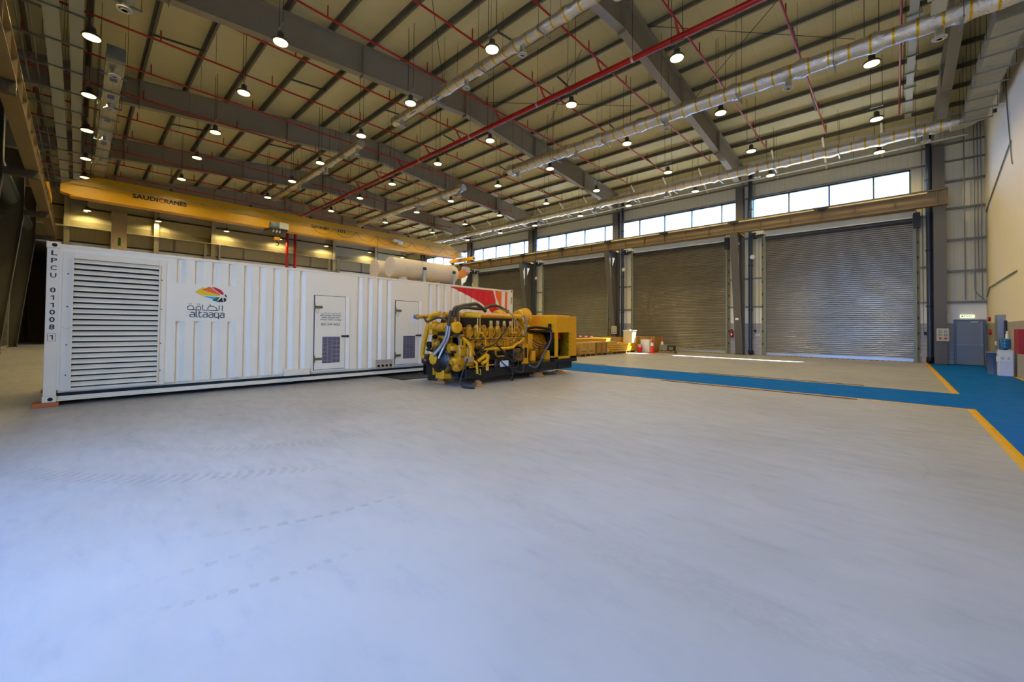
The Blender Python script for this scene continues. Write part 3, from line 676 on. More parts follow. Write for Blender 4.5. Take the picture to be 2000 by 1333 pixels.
# bright service pipe under the wall duct, and downpipes
M_gpipe = pbr('pale_galvanised_pipe', '#b3b4ab', .35, .5)
t = thing('service_pipe', 'pale steel pipe running just below the foil duct on the shutter wall', 'pipe', (-18, 25.4, 9.75))
MB().cyl((XE+1, 25.5, 9.82), (2.3, 25.5, 9.82), .055, 10).build('pipe', M_gpipe, t)
for i in range(14): MB().cyl((1.5-i*2.9, 25.5, 9.7), (1.5-i*2.9, 25.5, 10.9), .007, 5).build('hanger_rod', M_rod, t)
M_down = pbr('blue_grey_downpipe', '#343d4c', .3, .1)
for i, x in enumerate((1.19, -6.15, -14.35, -22.55)):
    t = thing('rain_downpipe', 'dark blue-grey rain pipe beside the %s' % ('exit door column', 'column with the fire extinguisher', 'column behind the white cabinet on the pallets', 'column right of the container end')[i], 'drain pipe', (x, W-.35, 0), 'dark rain downpipes')
    MB().cyl((x, W-.35, .18), (x, W-.35, 10.6), .1, 16).build('pipe', M_down, t)
    MB().tube([(x, W-.35, .3), (x, W-.33, .14), (x, W-.1, .1)], .13, 12).build('shoe_elbow', M_blk, t)
    for z in (2.6, 5.2, 8.5): MB().cyl((x, W-.35, z), (x, W-.35, z+.06), .125, 14).build('pipe_bracket', M_dark, t)
# ================================================================== CABLE TRAYS
M_tray = pbr('perforated_tray_zinc', '#b4b6a8', .5, .2, spot=.2, scale=30)
def tray(label, a, b, wd, along, z, n_h, xs=None):
    t = thing('cable_tray', label, 'cable tray', ((a[0]+b[0])/2, (a[1]+b[1])/2, z), 'hung cable trays')
    if along == 'x':
        q = MB().box(a[0], b[0], a[1]-wd/2, a[1]+wd/2, z, z+.006).box(a[0], b[0], a[1]-wd/2, a[1]-wd/2+.004, z, z+.07).box(a[0], b[0], a[1]+wd/2-.004, a[1]+wd/2, z, z+.07)
    else:
        q = MB().box(a[0]-wd/2, a[0]+wd/2, a[1], b[1], z, z+.006).box(a[0]-wd/2, a[0]-wd/2+.004, a[1], b[1], z, z+.07).box(a[0]+wd/2-.004, a[0]+wd/2, a[1], b[1], z, z+.07)
    q.build('tray', M_tray, t)
    L_ = (b[0]-a[0]) if along == 'x' else (b[1]-a[1])
    for i in range(n_h):
        p = (i+.5)/n_h*L_; e = wd/2+.08
        if along == 'x':
            x, y = a[0]+p, a[1]; MB().box(x-.02, x+.02, y-e, y+e, z-.05, z-.005).build('support_channel', M_steel2, t)
            for s in (-1, 1): MB().cyl((x, y+s*(e-.03), z-.05), (x, y+s*(e-.03), zt(y)+.1), .006, 5).build('hanger_rod', M_rod, t)
        else:
            x, y = a[0], a[1]+p; MB().box(x-e, x+e, y-.02, y+.02, z-.05, z-.005).build('support_channel', M_steel2, t)
            for s in (-1, 1): MB().cyl((x+s*(e-.03), y, z-.05), (x+s*(e-.03), y, zt(y)+.1), .006, 5).build('hanger_rod', M_rod, t)
    return t
tray('long grey cable tray at the top left, the left of the pair', (-41, -.68), (-8, -.68), .34, 'x', 10.2, 17)
tray('long grey cable tray at the top left, the right of the pair', (-41, -.19), (-8, -.19), .3, 'x', 10.2, 17)
tray('grey cable tray hanging near the right wall, crossing above the foil duct', (.46, 13), (.46, 23.7), .2, 'y', 10.45, 9)
tray('short perforated cable tray at the top right corner', (.8, 9.5), (.8, 13.75), .26, 'y', 9.0, 3)
for i, y in enumerate((-1.36, -1.1)):
    t = thing('conduit_pipe', 'thin grey conduit by the left runway beam, the %s of two' % ('left', 'right')[i], 'conduit', (-25, y, 10.25), 'thin conduits in the left corner')
    MB().cyl((-41, y, 10.25), (-10, y, 10.25), .02, 6).build('pipe', M_steel2, t)
for i in range(16):
    x = -11.5-i*1.85
    o = MB().box(x-.03, x+.03, -1.75, -.85, 10.16, 10.22).build('support_channel', M_steel2, origin=(x, -1.3, 10.2)); tag(o, 'short steel channel under the left conduits, %s from the camera end' % ORD[i], 'steel channel', 'channels under the left conduits')
# small boxes and conduits in the left dark corner
for i, (x, z, dy) in enumerate(((-31.6, 1.15, .18), (-36.4, 2.3, .12), (-30.6, 3.0, .12))):
    o = MB().box(x-.15, x+.15, WL, WL+dy, z, z+(.35 if i else .55)).build('wall_box', pbr('dull_cream_box', '#8e866b', .6), origin=(x, WL, z), bevel=.01); tag(o, 'small cream box on the dim left wall, %s' % ('largest, at chest height', 'middle one between columns', 'highest of the three')[i], 'electrical box', 'boxes on the left wall')
# ================================================================== CONDUITS AND FITTINGS ON THE SHUTTER WALL
for i, (x, z0, z1, r) in enumerate(((2.32, 2.9, 11, .02), (2.62, 2.9, 11, .016), (2.72, 4.1, 11, .016), (2.82, 2.9, 11, .016), (.98, 1.5, 11, .016), (.78, .5, 7.2, .014), (-5.95, 1.5, 11, .016), (-6.05, .9, 11, .016), (-5.75, 1.3, 7, .014), (-14.1, 1.3, 8, .015))):
    t = thing('wall_conduit', 'thin upright conduit on the shutter wall, %s from the right' % ORD[[1, 2, 3, 0, 4, 5, 7, 8, 6, 9][i] if i in (0, 1, 2, 3, 4, 5, 6, 7, 8, 9) else 0], 'conduit', (x, W-.17, z0), 'thin upright wall conduits')
    MB().cyl((x, W-.17, z0), (x, W-.17, z1), r, 6).build('pipe', M_steel2, t)
o = MB().tube([(2.6, W-.18, 4.1), (2.62, W-.18, 3.3), (2.8, W-.18, 3.0), (2.88, W-.18, 2.9)], .02, 8).build('bent_conduit', M_steel2, origin=(2.7, W-.18, 3)); tag(o, 'bent conduit in the corner above the exit door', 'conduit')
def cond(name, pts, lab, mat=None, r=.018):
    o = MB().tube(pts, r, 6, smooth_path=False).build(name, mat or M_steel2, origin=pts[0]); tag(o, lab, 'conduit'); return o
X_ = XR-.03
cond('wall_conduit', [(X_, 25.6, 11.0), (X_, 22.6, 11.3), (X_, 22.3, 11.2), (X_, 22.3, 10), (X_, 21.5, 7.3), (X_, 21.4, 7.15)], 'long conduit dropping down the beige right wall')
cond('wall_conduit', [(X_, 26.9, 6.7), (X_, 21.6, 8.0)], 'straight conduit slanting across the beige right wall', r=.022)
cond('wall_conduit', [(X_, 26.9, 3.0), (X_, 26.2, 3.35), (X_, 21.0, 3.5)], 'lower conduit running along the beige right wall', r=.022)
t = thing('security_camera', 'small white security camera high on the beige right wall', 'camera', (XR, 22.7, 9.66))
MB().box(X_-.12, XR, 22.65, 22.85, 9.6, 9.75).build('mount', M_white, t); MB().cyl((X_-.2, 22.75, 9.62), (X_-.2, 22.75, 9.5), .05, 12).build('dome', M_dark, t)
# ================================================================== CRANE
M_crane = pbr('crane_yellow', '#d09c0c', .42, .0, spot=.06)
M_cr2 = pbr('crane_orange_yellow', '#dd9c0c', .42)
t = thing('overhead_crane', 'yellow overhead travelling crane spanning the hall with black and red lettering', 'crane', (-31.3, 12.4, 7.85))
X = -31.3
q = MB().prism([(-.75, 8.75), (.55, 9.42), (24.6, 9.42), (25.9, 8.75), (25.9, 8.35), (25.3, 8.22), (-.2, 8.22), (-.75, 8.35)], X-.75, X-.2, lambda u, v, w_: (w_, u, v)); q.build('main_girder', M_crane, t, .01)
MB().box(X-.82, X-.13, -.4, 25.5, 8.18, 8.22).build('lower_flange', M_cr2, t)
for s, yc in ((-1, -1.25), (1, 26.15)):
    MB().box(X-1.9, X+1.6, yc-.18, yc+.18, 7.95, 8.3).build('end_carriage', M_cr2, t, .01)
    for dx in (-1.7, 1.4): MB().cyl((X+dx, yc-.1, 8.03), (X+dx, yc+.1, 8.03), .18, 16).build('wheel', M_dark, t)
    MB().box(X-2.1, X-1.9, yc-.1, yc+.1, 8.05, 8.2).box(X+1.6, X+1.75, yc-.1, yc+.1, 8.05, 8.2).build('buffer', M_blk, t)
MB().box(X-.5, X+.4, 25.6, 26.1, 8.35, 8.8).build('drive_motor', M_white, t, .02)
MB().tube([(X+.1, -.9, 8.93), (X+.1, 25.8, 8.93)], .03, 8).build('festoon_rail', M_steel2, t)
for i in range(14): MB().tube([(X-.2, .3+i*1.9, 9.0), (X+.1, .3+i*1.9, 8.95)], .02, 6).build('rail_bracket', M_cr2, t)
for i in range(8):
    y = 11.6+i*1.72
    MB().tube([(X+.1, y, 8.9), (X+.1, y+.5, 8.42), (X+.1, y+1.2, 8.42), (X+.1, y+1.72, 8.9)], .014, 6).build('festoon_cable', pbr('festoon_brown', '#6b4a16', .6), t)
text_mesh('SAUDI', .34, M_blk, 'maker_lettering', t, facing_px(X-.19, 2.55, 8.76), .004, 1.1, .03)
text_mesh('C', .36, pbr('lettering_red', '#c3151b', .5), 'red_letter', t, facing_px(X-.19, 3.24, 8.76), .004, .22, .03)
text_mesh('RANES', .34, M_blk, 'maker_lettering', t, facing_px(X-.19, 3.9, 8.76), .004, 1.05, .03)
text_mesh('ELECTROMEC', .3, M_blk, 'model_lettering', t, facing_px(X-.19, 12.4, 8.86), .004, 1.3, .02)
text_mesh('10T', .34, M_blk, 'capacity_lettering', t, facing_px(X-.19, 14.0, 8.86), .004, .6, .02)
t2 = thing('crane_hoist', 'grey electric hoist with hook hanging under the yellow crane', 'hoist', (X+.3, 9.35, 7.9))
MB().cyl((X+.35, 8.85, 8.3), (X+.35, 9.85, 8.3), .24, 18).build('rope_drum', pbr('hoist_blue_grey', '#6f8088', .4, .3), t2)
MB().box(X+.1, X+.6, 9.35, 9.95, 8.12, 8.55).build('control_box', pbr('hoist_white', '#b9bab0', .5), t2, .01)
MB().box(X-.75, X+.5, 8.75, 9.9, 7.98, 8.1).box(X-.85, X-.78, 8.8, 9.85, 8.0, 8.28).box(X-.82, X-.13, 8.9, 9.0, 8.1, 8.181).box(X-.82, X-.13, 9.6, 9.7, 8.1, 8.181).build('trolley_frame', M_dark, t2)
for y in (9.0, 9.2, 9.4): MB().box(X+.3, X+.5, y, y+.06, 7.85, 8.5).build('frame_rib', M_white, t2)
for y in (9.15, 9.45): MB().cyl((X+.3, y, 7.5), (X+.3, y, 8.1), .012, 6).build('wire_rope', M_dark, t2)
MB().box(X+.2, X+.4, 9.12, 9.48, 7.32, 7.55).build('hook_block', M_cr2, t2, .02)
MB().tube([(X+.3, 9.3, 7.35), (X+.3, 9.3, 7.2), (X+.3, 9.42, 7.1), (X+.3, 9.36, 6.98), (X+.3, 9.22, 7.0)], .03, 8).build('hook', M_dark, t2)
t3 = thing('pendant_controller', 'thin hanging crane pendant cable reaching down behind the container', 'crane control', (X+.1, 16.9, 3))
MB().cyl((X+.1, 16.9, 3.0), (X+.1, 16.9, 8.9), .014, 6).build('cable', M_blk, t3); MB().box(X+.04, X+.16, 16.84, 16.96, 2.6, 3.0).build('button_box', M_cr2, t3)
t4 = thing('floodlight', 'white floodlight fixed on the far half of the yellow crane', 'floodlight', (X, 18.6, 8.8))
MB().box(X-.15, X+.3, 18.3, 18.95, 8.7, 8.9).box(X+.1, X+.3, 18.75, 19.15, 8.55, 8.85).build('lamp_body', M_white, t4, .01)

# ================================================================== SHIPPING CONTAINER
CX = -11.024; CY0, CY1 = -.40, 11.79; CZ = .07; CT = CZ+2.896; CXB = CX-2.438
M_cont = pbr('container_white', '#e6d9bb', .42, spot=.03, dirt='#b8a684', dirt_lo=.68, dirt_hi=.85, dscale=3.5)
M_cont2 = pbr('container_frame_white', '#e0d2b2', .45, spot=.04, dirt='#a8906a', dirt_lo=.66, dirt_hi=.82, dscale=5)
M_dk = pbr('dark_void', '#14120f', .8)
t = thing('shipping_container', 'long white generator container with a big louvre and LPCU lettering', 'container', (CX-1.2, 5.7, 0))
# frame
ZA0 = CZ+.22
for y in (CY0, CY1-.17):
    for x0, x1 in ((CX-.17, CX), (CXB, CXB+.17)): MB().box(x0, x1, y+.005, y+.165, CZ+.118, CT-.118).build('corner_post', M_cont2, t, .006)
MB().box(CX-.06, CX, CY0+.17, CY1-.17, CT-.09, CT-.03).build('top_side_rail', M_cont2, t, .004)
MB().box(CXB, CXB+.06, CY0+.17, CY1-.17, CT-.09, CT-.03).build('top_side_rail', M_cont2, t, .004)
for s_ in (1, -1):
    xo = CX if s_ > 0 else CXB
    MB().box(xo-.075*s_, xo-.055*s_, CY0+.17, CY1-.17, CZ+.03, ZA0).box(xo-.1*s_, xo-.005*s_, CY0+.17, CY1-.17, CZ+.015, CZ+.03).build('bottom_side_rail', M_cont2, t, .003)
for y0, y1 in ((CY0, CY0+.06), (CY1-.06, CY1)):
    MB().box(CXB+.17, CX-.17, y0, y1, CZ+.02, CZ+.17).box(CXB+.17, CX-.17, y0, y1, CT-.12, CT-.02).build('end_rail', M_cont2, t)
    MB().box(CXB+.15, CX-.15, y0+.015, y1-.015, CZ+.1, CT-.05).build('end_panel', M_cont, t)
for x in (CX-.171, CXB-.007):
    for y in (CY0-.006, CY1-.172):
        for z in (CZ, CT-.118):
            MB().box(x, x+.178, y, y+.178, z, z+.118).build('corner_casting', M_cont2, t, .014, seg=3)
            if x > -12: MB().lathe((x+.1765, y+.1, z+.058), (1, 0, 0), [(0, .034), (.003, .034)], 18).build('casting_hole', M_dk, t)
MB().box(CXB+.02, CX-.02, CY0+.1, CY1-.1, CT-.07, CT-.045).build('roof_panel', M_cont, t)
MB().box(CXB+.05, CX-.05, CY0+.1, CY1-.1, CZ+.1, CZ+.16).build('floor_panel', M_dk, t)
for i in range(18): MB().box(CXB+.1, CX-.1, .2+i*.65, .25+i*.65, CZ+.02, CZ+.12).build('cross_member', M_dark, t)
MB().box(CXB+.02, CXB+.06, CY0+.15, CY1-.15, CZ+.1, CT-.08).build('rear_wall', M_cont, t)
# corrugated near side
ZA, ZB = CZ+.215, CT-.09
def corr(y0, y1, starts, z0=ZA, z1=ZB):
    pts = [(y0, 0)]
    for s in starts: pts += [(s, 0), (s+.012, -.05), (s+.075, -.05), (s+.15, 0)]
    pts.append((y1, 0)); n = len(pts)
    m_ = MB(); vs = [(CX-.004+d, y, z) for z in (z0, z1) for y, d in pts]
    m_.add(vs, [(i, i+1, n+i+1, n+i) for i in range(n-1)]); return m_
s1 = [1.415+.305*i for i in range(9)]
a = corr(1.31, 4.1, s1)
b = corr(5.31, 6.5, [5.385+.3*i for i in range(4)]); c = corr(7.7, CY1-.17, [7.78+.305*i for i in range(13)])
a.add(b.v, b.f); a.add(c.v, c.f)
a.box(CX-.06, CX-.004, CY0+.16, 1.31, ZA, ZB).box(CX-.06, CX-.004, 4.1, 5.31, ZA, ZB).box(CX-.06, CX-.004, 6.5, 7.7, ZA, ZB)
a.build('side_wall', M_cont, t)
MB().box(CX-.2, CX-.06, CY0+.16, 1.25, ZA, ZB).build('louvre_backing', M_dk, t)
MB().box(CX-.044, CX-.002, 1.36, 2.55, 1.56, 2.37).build('logo_panel', M_cont, t)
# louvre
LY0, LY1, LZ0, LZ1 = -.06, 1.13, .315, 2.69
MB().box(CX-.004, CX+.012, -.2, LY0, .2+.06, 2.80).box(CX-.004, CX+.012, LY1, 1.25, .2+.06, 2.80).box(CX-.004, CX+.012, LY0, LY1, .2+.06, LZ0).box(CX-.004, CX+.012, LY0, LY1, LZ1, 2.80).build('louvre_frame', M_cont2, t, .003)
MB().box(CX-.003, CX+.0005, LY0, LY1, LZ0, LZ1).build('louvre_opening', M_dk, t)
nb_ = 23; dz = (LZ1-LZ0)/nb_
for i in range(nb_):
    z = LZ0+dz*i
    MB().prism([(.0, z+dz*.97), (.045, z+dz*.46), (.045, z+dz*.24), (.04, z+dz*.24), (-.0, z+dz*.84)], LY0, LY1, lambda u, v, w_: (CX+u, w_, v)).build('louvre_blade', M_cont2, t)
MB().box(CX, CX+.05, LY0-.02, LY0, LZ0, LZ1).box(CX, CX+.05, LY1, LY1+.02, LZ0, LZ1).box(CX, CX+.05, LY0-.02, LY1+.02, LZ1, LZ1+.015).build('louvre_surround', M_cont2, t)
for y in (LY0-.07, LY1+.05):
    for z in (.55, 1.1, 1.8, 2.4): MB().cyl((CX+.012, y, z), (CX+.018, y, z), .012, 10).build('bolt', M_dark, t)
MB().tube([(CX+.02, -.19, 1.44), (CX+.05, -.16, 1.41), (CX+.05, -.1, 1.41), (CX+.02, -.07, 1.44)], .006, 6).build('tie_hook', M_cont2, t)
# doors
M_mesh = NB('vent_mesh'); n = M_mesh; g = n.m('MAXIMUM', n.m('LESS_THAN', n.m('FRACT', n.m('MULTIPLY', n.z, 1/.035)), .45), n.m('LESS_THAN', n.m('FRACT', n.m('MULTIPLY', n.y, 1/.12)), .1))
n.b.inputs['Metallic'].default_value = .4; n.done(n.mix(g, '#3c3947', '#9b97a2'), .4)
M_hinge = pbr('olive_hinge', '#75694a', .5, .5)
def cdoor(y0, y1, z0, z1, v):
    MB().box(CX-.003, CX+.003, y0-.01, y1+.06, z0-.01, z1+.012).build('door_recess', M_dk, t)
    d = MB().box(CX, CX+.014, y0+.01, y1-.06, z0, z1).build('access_door', M_cont, t, .003)
    MB().box(CX, CX+.02, y1-.05, y1+.06, z0-.02, z1+.02).build('door_jamb', pbr('bright_container_white', '#efe6d2', .4), t, .003)
    MB().box(CX+.014, CX+.017, *v).build('vent_mesh', M_mesh.mt, d)
    for z in (z1-.3, z0+.28):
        MB().box(CX+.014, CX+.03, y0+.02, y0+.2, z-.035, z+.03).cyl((CX+.03, y0+.0, z-.1), (CX+.03, y0+.0, z+.1), .016, 8).build('hinge', M_hinge, d)
    MB().tube([(CX+.02, y0+.03, z1-.38), (CX+.03, y0+.05, z1-.46), (CX+.03, y0+.1, z1-.44), (CX+.02, y0+.11, z1-.33)], .004, 6).build('retaining_wire', M_steel2, d)
    MB().box(CX+.014, CX+.045, y1-.17, y1-.02, 1.185, 1.235).build('door_handle', M_blk, d, .015, seg=3); MB().cyl((CX+.014, y1+.0, 1.21), (CX+.05, y1+.0, 1.21), .035, 14).build('lock', M_dark, d)
cdoor(4.22, 5.1, .34, 2.28, (4.43, 4.9, .5, 1.2))
cdoor(6.58, 7.46, .33, 2.27, (6.86, 7.28, .5, 1.2))
MB().box(CX, CX+.05, 3.52, 4.12, .235, .4).build('junction_cover', M_cont2, t, .008)
MB().box(CX-.02, CX+.004, 5.95, 6.52, .24, .5).build('socket_recess', pbr('recess_rusty', '#b7a284', .6), t)
MB().box(CX+.004, CX+.02, 5.93, 5.95, .24, .51).box(CX+.004, CX+.02, 6.52, 6.54, .24, .51).box(CX+.004, CX+.02, 5.93, 6.54, .5, .52).build('socket_frame', M_cont, t)
for i in range(4): MB().lathe((CX+.004, 6.05+i*.13, .33), (1, 0, 0), [(0, .035), (.03, .035)], 14).build('socket', M_blk, t); MB().box(CX+.004, CX+.008, 6.03+i*.13, 6.07+i*.13, .43, .44).build('slot', M_blk, t)
# lettering
def one(z, s_=.085):
    y = CY0+.09
    MB().box(CX, CX+.004, y, y+.017, z-s_/2, z+s_/2).prism([(y, z+s_/2), (y+.01, z+s_/2), (y-.005, z+s_*.22), (y-.03, z+s_*.2), (y-.03, z+s_*.32)], CX, CX+.003, lambda u, v, w_: (w_, u, v)).build('post_digit', M_blk, t)
for i, ch in enumerate('LPCU'): text_mesh(ch, .12, M_blk, 'post_letter', t, facing_px(CX+.004, CY0+.088, CT-.21-i*.135), .001, .075, .02)
for i, ch in enumerate('011008'):
    if ch == '1': one(CT-.88-i*.133)
    else: text_mesh(ch, .125, M_blk, 'post_digit', t, facing_px(CX+.004, CY0+.088, CT-.88-i*.133), .001, .07, .02)
one(1.24)
q = MB(); z, y = 1.24, CY0+.088
for a in ((y-.05, y+.05, z-.07, z-.065), (y-.05, y+.05, z+.065, z+.07), (y-.05, y-.045, z-.07, z+.07), (y+.045, y+.05, z-.07, z+.07)): q.box(CX, CX+.003, *a)
q.build('check_box', M_blk, t)
M_grey = pbr('lettering_grey', '#3a3a3a', .5)
GL = {'a': [[(.005,.1),(.06,.1),(.075,.088),(.075,0),(.012,0),(0,.012),(0,.045),(.012,.055),(.075,.055)]], 'l': [[(0,.14),(0,.015),(.012,0),(.028,0)]],
      't': [[(0,.13),(0,.015),(.012,0),(.045,0)],[(0,.1),(.045,.1)]], 'q': [[(.075,-.04),(.075,.1),(.012,.1),(0,.088),(0,.012),(.012,0),(.075,0)]]}
def logotype(word, y, z, gap, r):
    q = MB()
    for ch in word:
        for st in GL[ch]: q.tube([(CX+.001, y+a, z+b_) for a, b_ in st], r, 6, smooth_path=False)
        y += gap[ch]
    q.build('company_lettering', M_grey, t)
logotype('altaaqa', 1.652, 1.655, {'a': .103, 'l': .052, 't': .07, 'q': .103}, .0095)
AY, AZ = 1.955, 1.87
def stroke(pts, r=.009): return [(CX+.002, AY+a, AZ+b_) for a, b_ in pts], r
q = MB()
for pts in ([(.27, -.07), (.27, .055)], [(.21, .055), (.21, -.045), (.17, -.06), (.08, -.06)], [(.15, .0), (.1, .03), (.03, .03), (.0, -.02), (.02, -.06), (.15, -.06), (.17, -.02), (.15, 0)], [(.05, .03), (.05, .07)], [(.0, -.06), (-.09, -.06), (-.09, .055)],
            [(-.12, -.06), (-.2, -.06), (-.2, -.0), (-.17, .02), (-.13, .02), (-.12, -.03), (-.12, -.06), (-.26, -.06)], [(-.26, -.06), (-.34, -.06), (-.35, .0), (-.31, .03), (-.26, .02), (-.24, -.02), (-.26, -.06)]):
    q.tube([(CX+.001, AY+a, AZ+b_) for a, b_ in pts], .008, 6, smooth_path=False)
for a in (-.145, -.18, -.285, -.32): q.cyl((CX-.001, AY+a, AZ+.065), (CX+.003, AY+a, AZ+.065), .009, 8)
q.build('arabic_company_lettering', M_grey, t)
def patch(nm, hexc, pts, x=CX+.0015):
    q = MB(); q.prism(pts, x-.004, x+.001, lambda u, v, w_: (w_, u, v)); q.build(nm, pbr('decal_'+nm+hexc.strip('#'), hexc, .4, spot=.02), t)
K = (2.235, 2.13)     # centre of the rays
patch('logo_yellow', '#ecb910', [(1.72, 2.19), (1.86, 2.31), (1.92, 2.29), (1.83, 2.245), (K[0]-.06, 2.15), (K[0]-.05, 2.135), (1.85, 2.13)])
patch('logo_orange', '#e8641b', [(1.84, 2.25), (1.97, 2.325), (2.0, 2.32), (K[0]-.05, 2.165), (K[0]-.07, 2.155)])
patch('logo_red', '#c4102f', [(2.02, 2.325), (2.09, 2.322), (2.2, 2.27), (2.25, 2.19), (K[0]-.01, 2.165), (K[0]-.04, 2.175)])
patch('logo_cyan', '#1ea3c9', [(1.86, 2.115), (K[0]-.09, 2.11), (2.06, 2.055)])
patch('logo_green', '#0f6a43', [(2.03, 2.03), (2.12, 2.105), (K[0]-.06, 2.11), (2.12, 2.01)])
patch('logo_black', '#191320', [(2.115, 1.995), (K[0]-.02, 2.11), (K[0], 2.0)])
patch('logo_black_segment', '#191320', [(2.25, 2.0), (K[0]+.01, 2.1), (2.3, 2.08), (2.29, 2.03)])
patch('logo_black_tip', '#191320', [(2.27, 2.19), (K[0]+.03, 2.14), (2.305, 2.1), (2.3, 2.15)])
for s_, wd, z, sz in (('alternative solutions', .56, 1.765, .07), ('www.altaaqa.com', .47, 1.71, .07), ('energy | water | cooling', .54, 1.655, .065), ('800 244 4425', .5, 1.525, .1)):
    text_mesh(s_, sz, M_grey, 'door_lettering', t, facing_px(CX+.017, 4.64, z), .0005, wd)
q = MB()
for a, b_ in ((4.38, 4.5), (4.52, 4.6), (4.63, 4.75), (4.78, 4.9)):
    q.tube([(CX+.016, a, 1.835), (CX+.016, a+.03, 1.81), (CX+.016, b_-.02, 1.81), (CX+.016, b_, 1.85)], .004, 5)
q.build('arabic_door_lettering', M_grey, t)
# coloured sweep near the far end: laid on the corrugation
def decal(nm, hexc, poly):
    """thin painted film following the corrugated wall"""
    pts = [(c.v[i][1], c.v[i][0]) for i in range(len(c.v)//2)]
    ys = sorted(set([p[0] for p in pts]+[p[0] for p in poly])); lo, hi = min(p[0] for p in poly), max(p[0] for p in poly)
    ys = [y for y in ys if lo <= y <= hi]
    ext = []
    for y0, y1 in zip(ys, ys[1:]): ext += [y0+(y1-y0)*k/4 for k in range(4)]
    ys = ext+[ys[-1]]
    def depth(y):
        for (a, xa), (b_, xb) in zip(pts, pts[1:]):
            if a <= y <= b_: return xa+(xb-xa)*((y-a)/max(1e-6, b_-a))
        return CX-.004
    def span(y):
        zs = []
        for p0, p1 in zip(poly, poly[1:]+poly[:1]):
            if p0[0] != p1[0] and min(p0[0], p1[0]) <= y <= max(p0[0], p1[0]): zs.append(p0[1]+(p1[1]-p0[1])*(y-p0[0])/(p1[0]-p0[0]))
            elif p0[0] == p1[0] == y: zs += [p0[1], p1[1]]
        return (min(zs), max(zs)) if zs else (0, 0)
    vs = []
    for y in ys:
        a, b_ = span(min(max(y, lo+1e-4), hi-1e-4)); vs += [(depth(y)+.0025, y, a), (depth(y)+.0025, y, b_)]
    q = MB(); q.add(vs, [(2*i, 2*i+2, 2*i+3, 2*i+1) for i in range(len(ys)-1)]); q.build(nm, pbr('decal_'+nm, hexc, .4, spot=.02), t)
TZ = CT-.1
decal('red_sweep', '#d40f0c', [(8.67, TZ), (9.3, 2.66), (10.0, 2.42), (10.55, 2.13), (11.0, 1.75), (11.12, 2.0), (10.85, 2.45), (10.7, TZ)])
decal('orange_sweep', '#f06410', [(10.8, TZ), (11.0, 2.4), (11.17, 1.9), (11.19, TZ)])
decal('orange_stripe', '#f06410', [(11.33, TZ), (11.34, 1.9), (11.5, 1.9), (11.52, TZ)])
MB().box(CX, CX+.003, CY1-.12, CY1-.05, 2.42, 2.68).build('code_plate', pbr('plate_tan', '#a08a4e', .5), t)
o = MB().box(CX-.3, CX+.04, CY0-.12, CY0+.2, .002, CZ-.002).build('wood_block', pbr('orange_wood', '#b8652c', .7, spot=.2), origin=(CX-.1, CY0, 0), bevel=.004); tag(o, 'orange wooden block under the near corner of the container', 'wooden block')
for i, (x, y) in enumerate(((CXB+.1, CY0), (CX-.1, CY1-.2), (CXB+.1, CY1-.2))):
    o = MB().box(x-.18, x+.16, y-.1, y+.22, .002, CZ-.002).build('wood_block', pbr('orange_wood', '#b8652c', .7), origin=(x, y, 0)); tag(o, 'orange wooden block under the %s corner of the container' % ('hidden left', 'far right', 'hidden far')[i], 'wooden block')
# exhaust silencers on the container roof
M_sil = pbr('silencer_beige', '#cbbca2', .5, spot=.12, dirt='#a08f76', dirt_lo=.6, dirt_hi=.78, dscale=2.5)
M_oran = pbr('heat_orange_pipe', '#c27a35', .5, .2)
for i, (x, lab) in enumerate(((-11.95, 'beige cylindrical exhaust silencer on the container roof, the nearer of the pair'), (-12.95, 'beige cylindrical exhaust silencer on the container roof, behind its twin'))):
    t = thing('exhaust_silencer', lab, 'silencer', (x, 8.2, CT), 'silencers on the container roof')
    MB().lathe((x, 6.9, 3.43), (0, 1, 0), [(0, .31), (.0, .33), (.03, .335), (.05, .325), (2.55, .325), (2.62, .31), (2.7, .22), (2.74, .1)], 36).build('drum', M_sil, t)
    for y in (8.02, 9.28):
        MB().lathe((x, y-.025, 3.43), (0, 1, 0), [(0, .335), (.05, .335)], 36).build('strap', M_sil, t)
        MB().box(x+.28, x+.38, y-.05, y+.05, 3.4, 3.5).build('strap_bolt', M_dark, t)
        MB().prism([(x-.36, CT-.04), (x+.36, CT-.04), (x+.32, CT+.1), (x-.32, CT+.1)], y-.012, y+.012, lambda u, v, w_: (u, w_, v)).box(x-.38, x+.38, y-.1, y+.1, CT-.045, CT-.03).prism([(x+.3, CT-.04), (x+.36, CT-.04), (x+.36, 3.45), (x+.34, 3.45)], y-.05, y+.05, lambda u, v, w_: (u, w_, v)).build('saddle', pbr('saddle_grey', '#a3a8ad', .5, .3), t)
    MB().cyl((x, 7.4, CT-.05), (x, 7.4, 3.15), .15, 20).build('inlet', M_sil, t)
    if i == 0:
        MB().tube([(x, 9.6, 3.42), (x, 9.85, 3.45), (x+.02, 10.05, 3.58), (x+.02, 10.1, 3.72)], .15, 16).build('outlet_elbow', M_oran, t)
        MB().tube([(x+.02, 10.08, 3.55), (x+.02, 10.12, 3.75)], .17, 16).build('outlet_wrap', pbr('pinkish_wrap', '#b59a8c', .6), t)

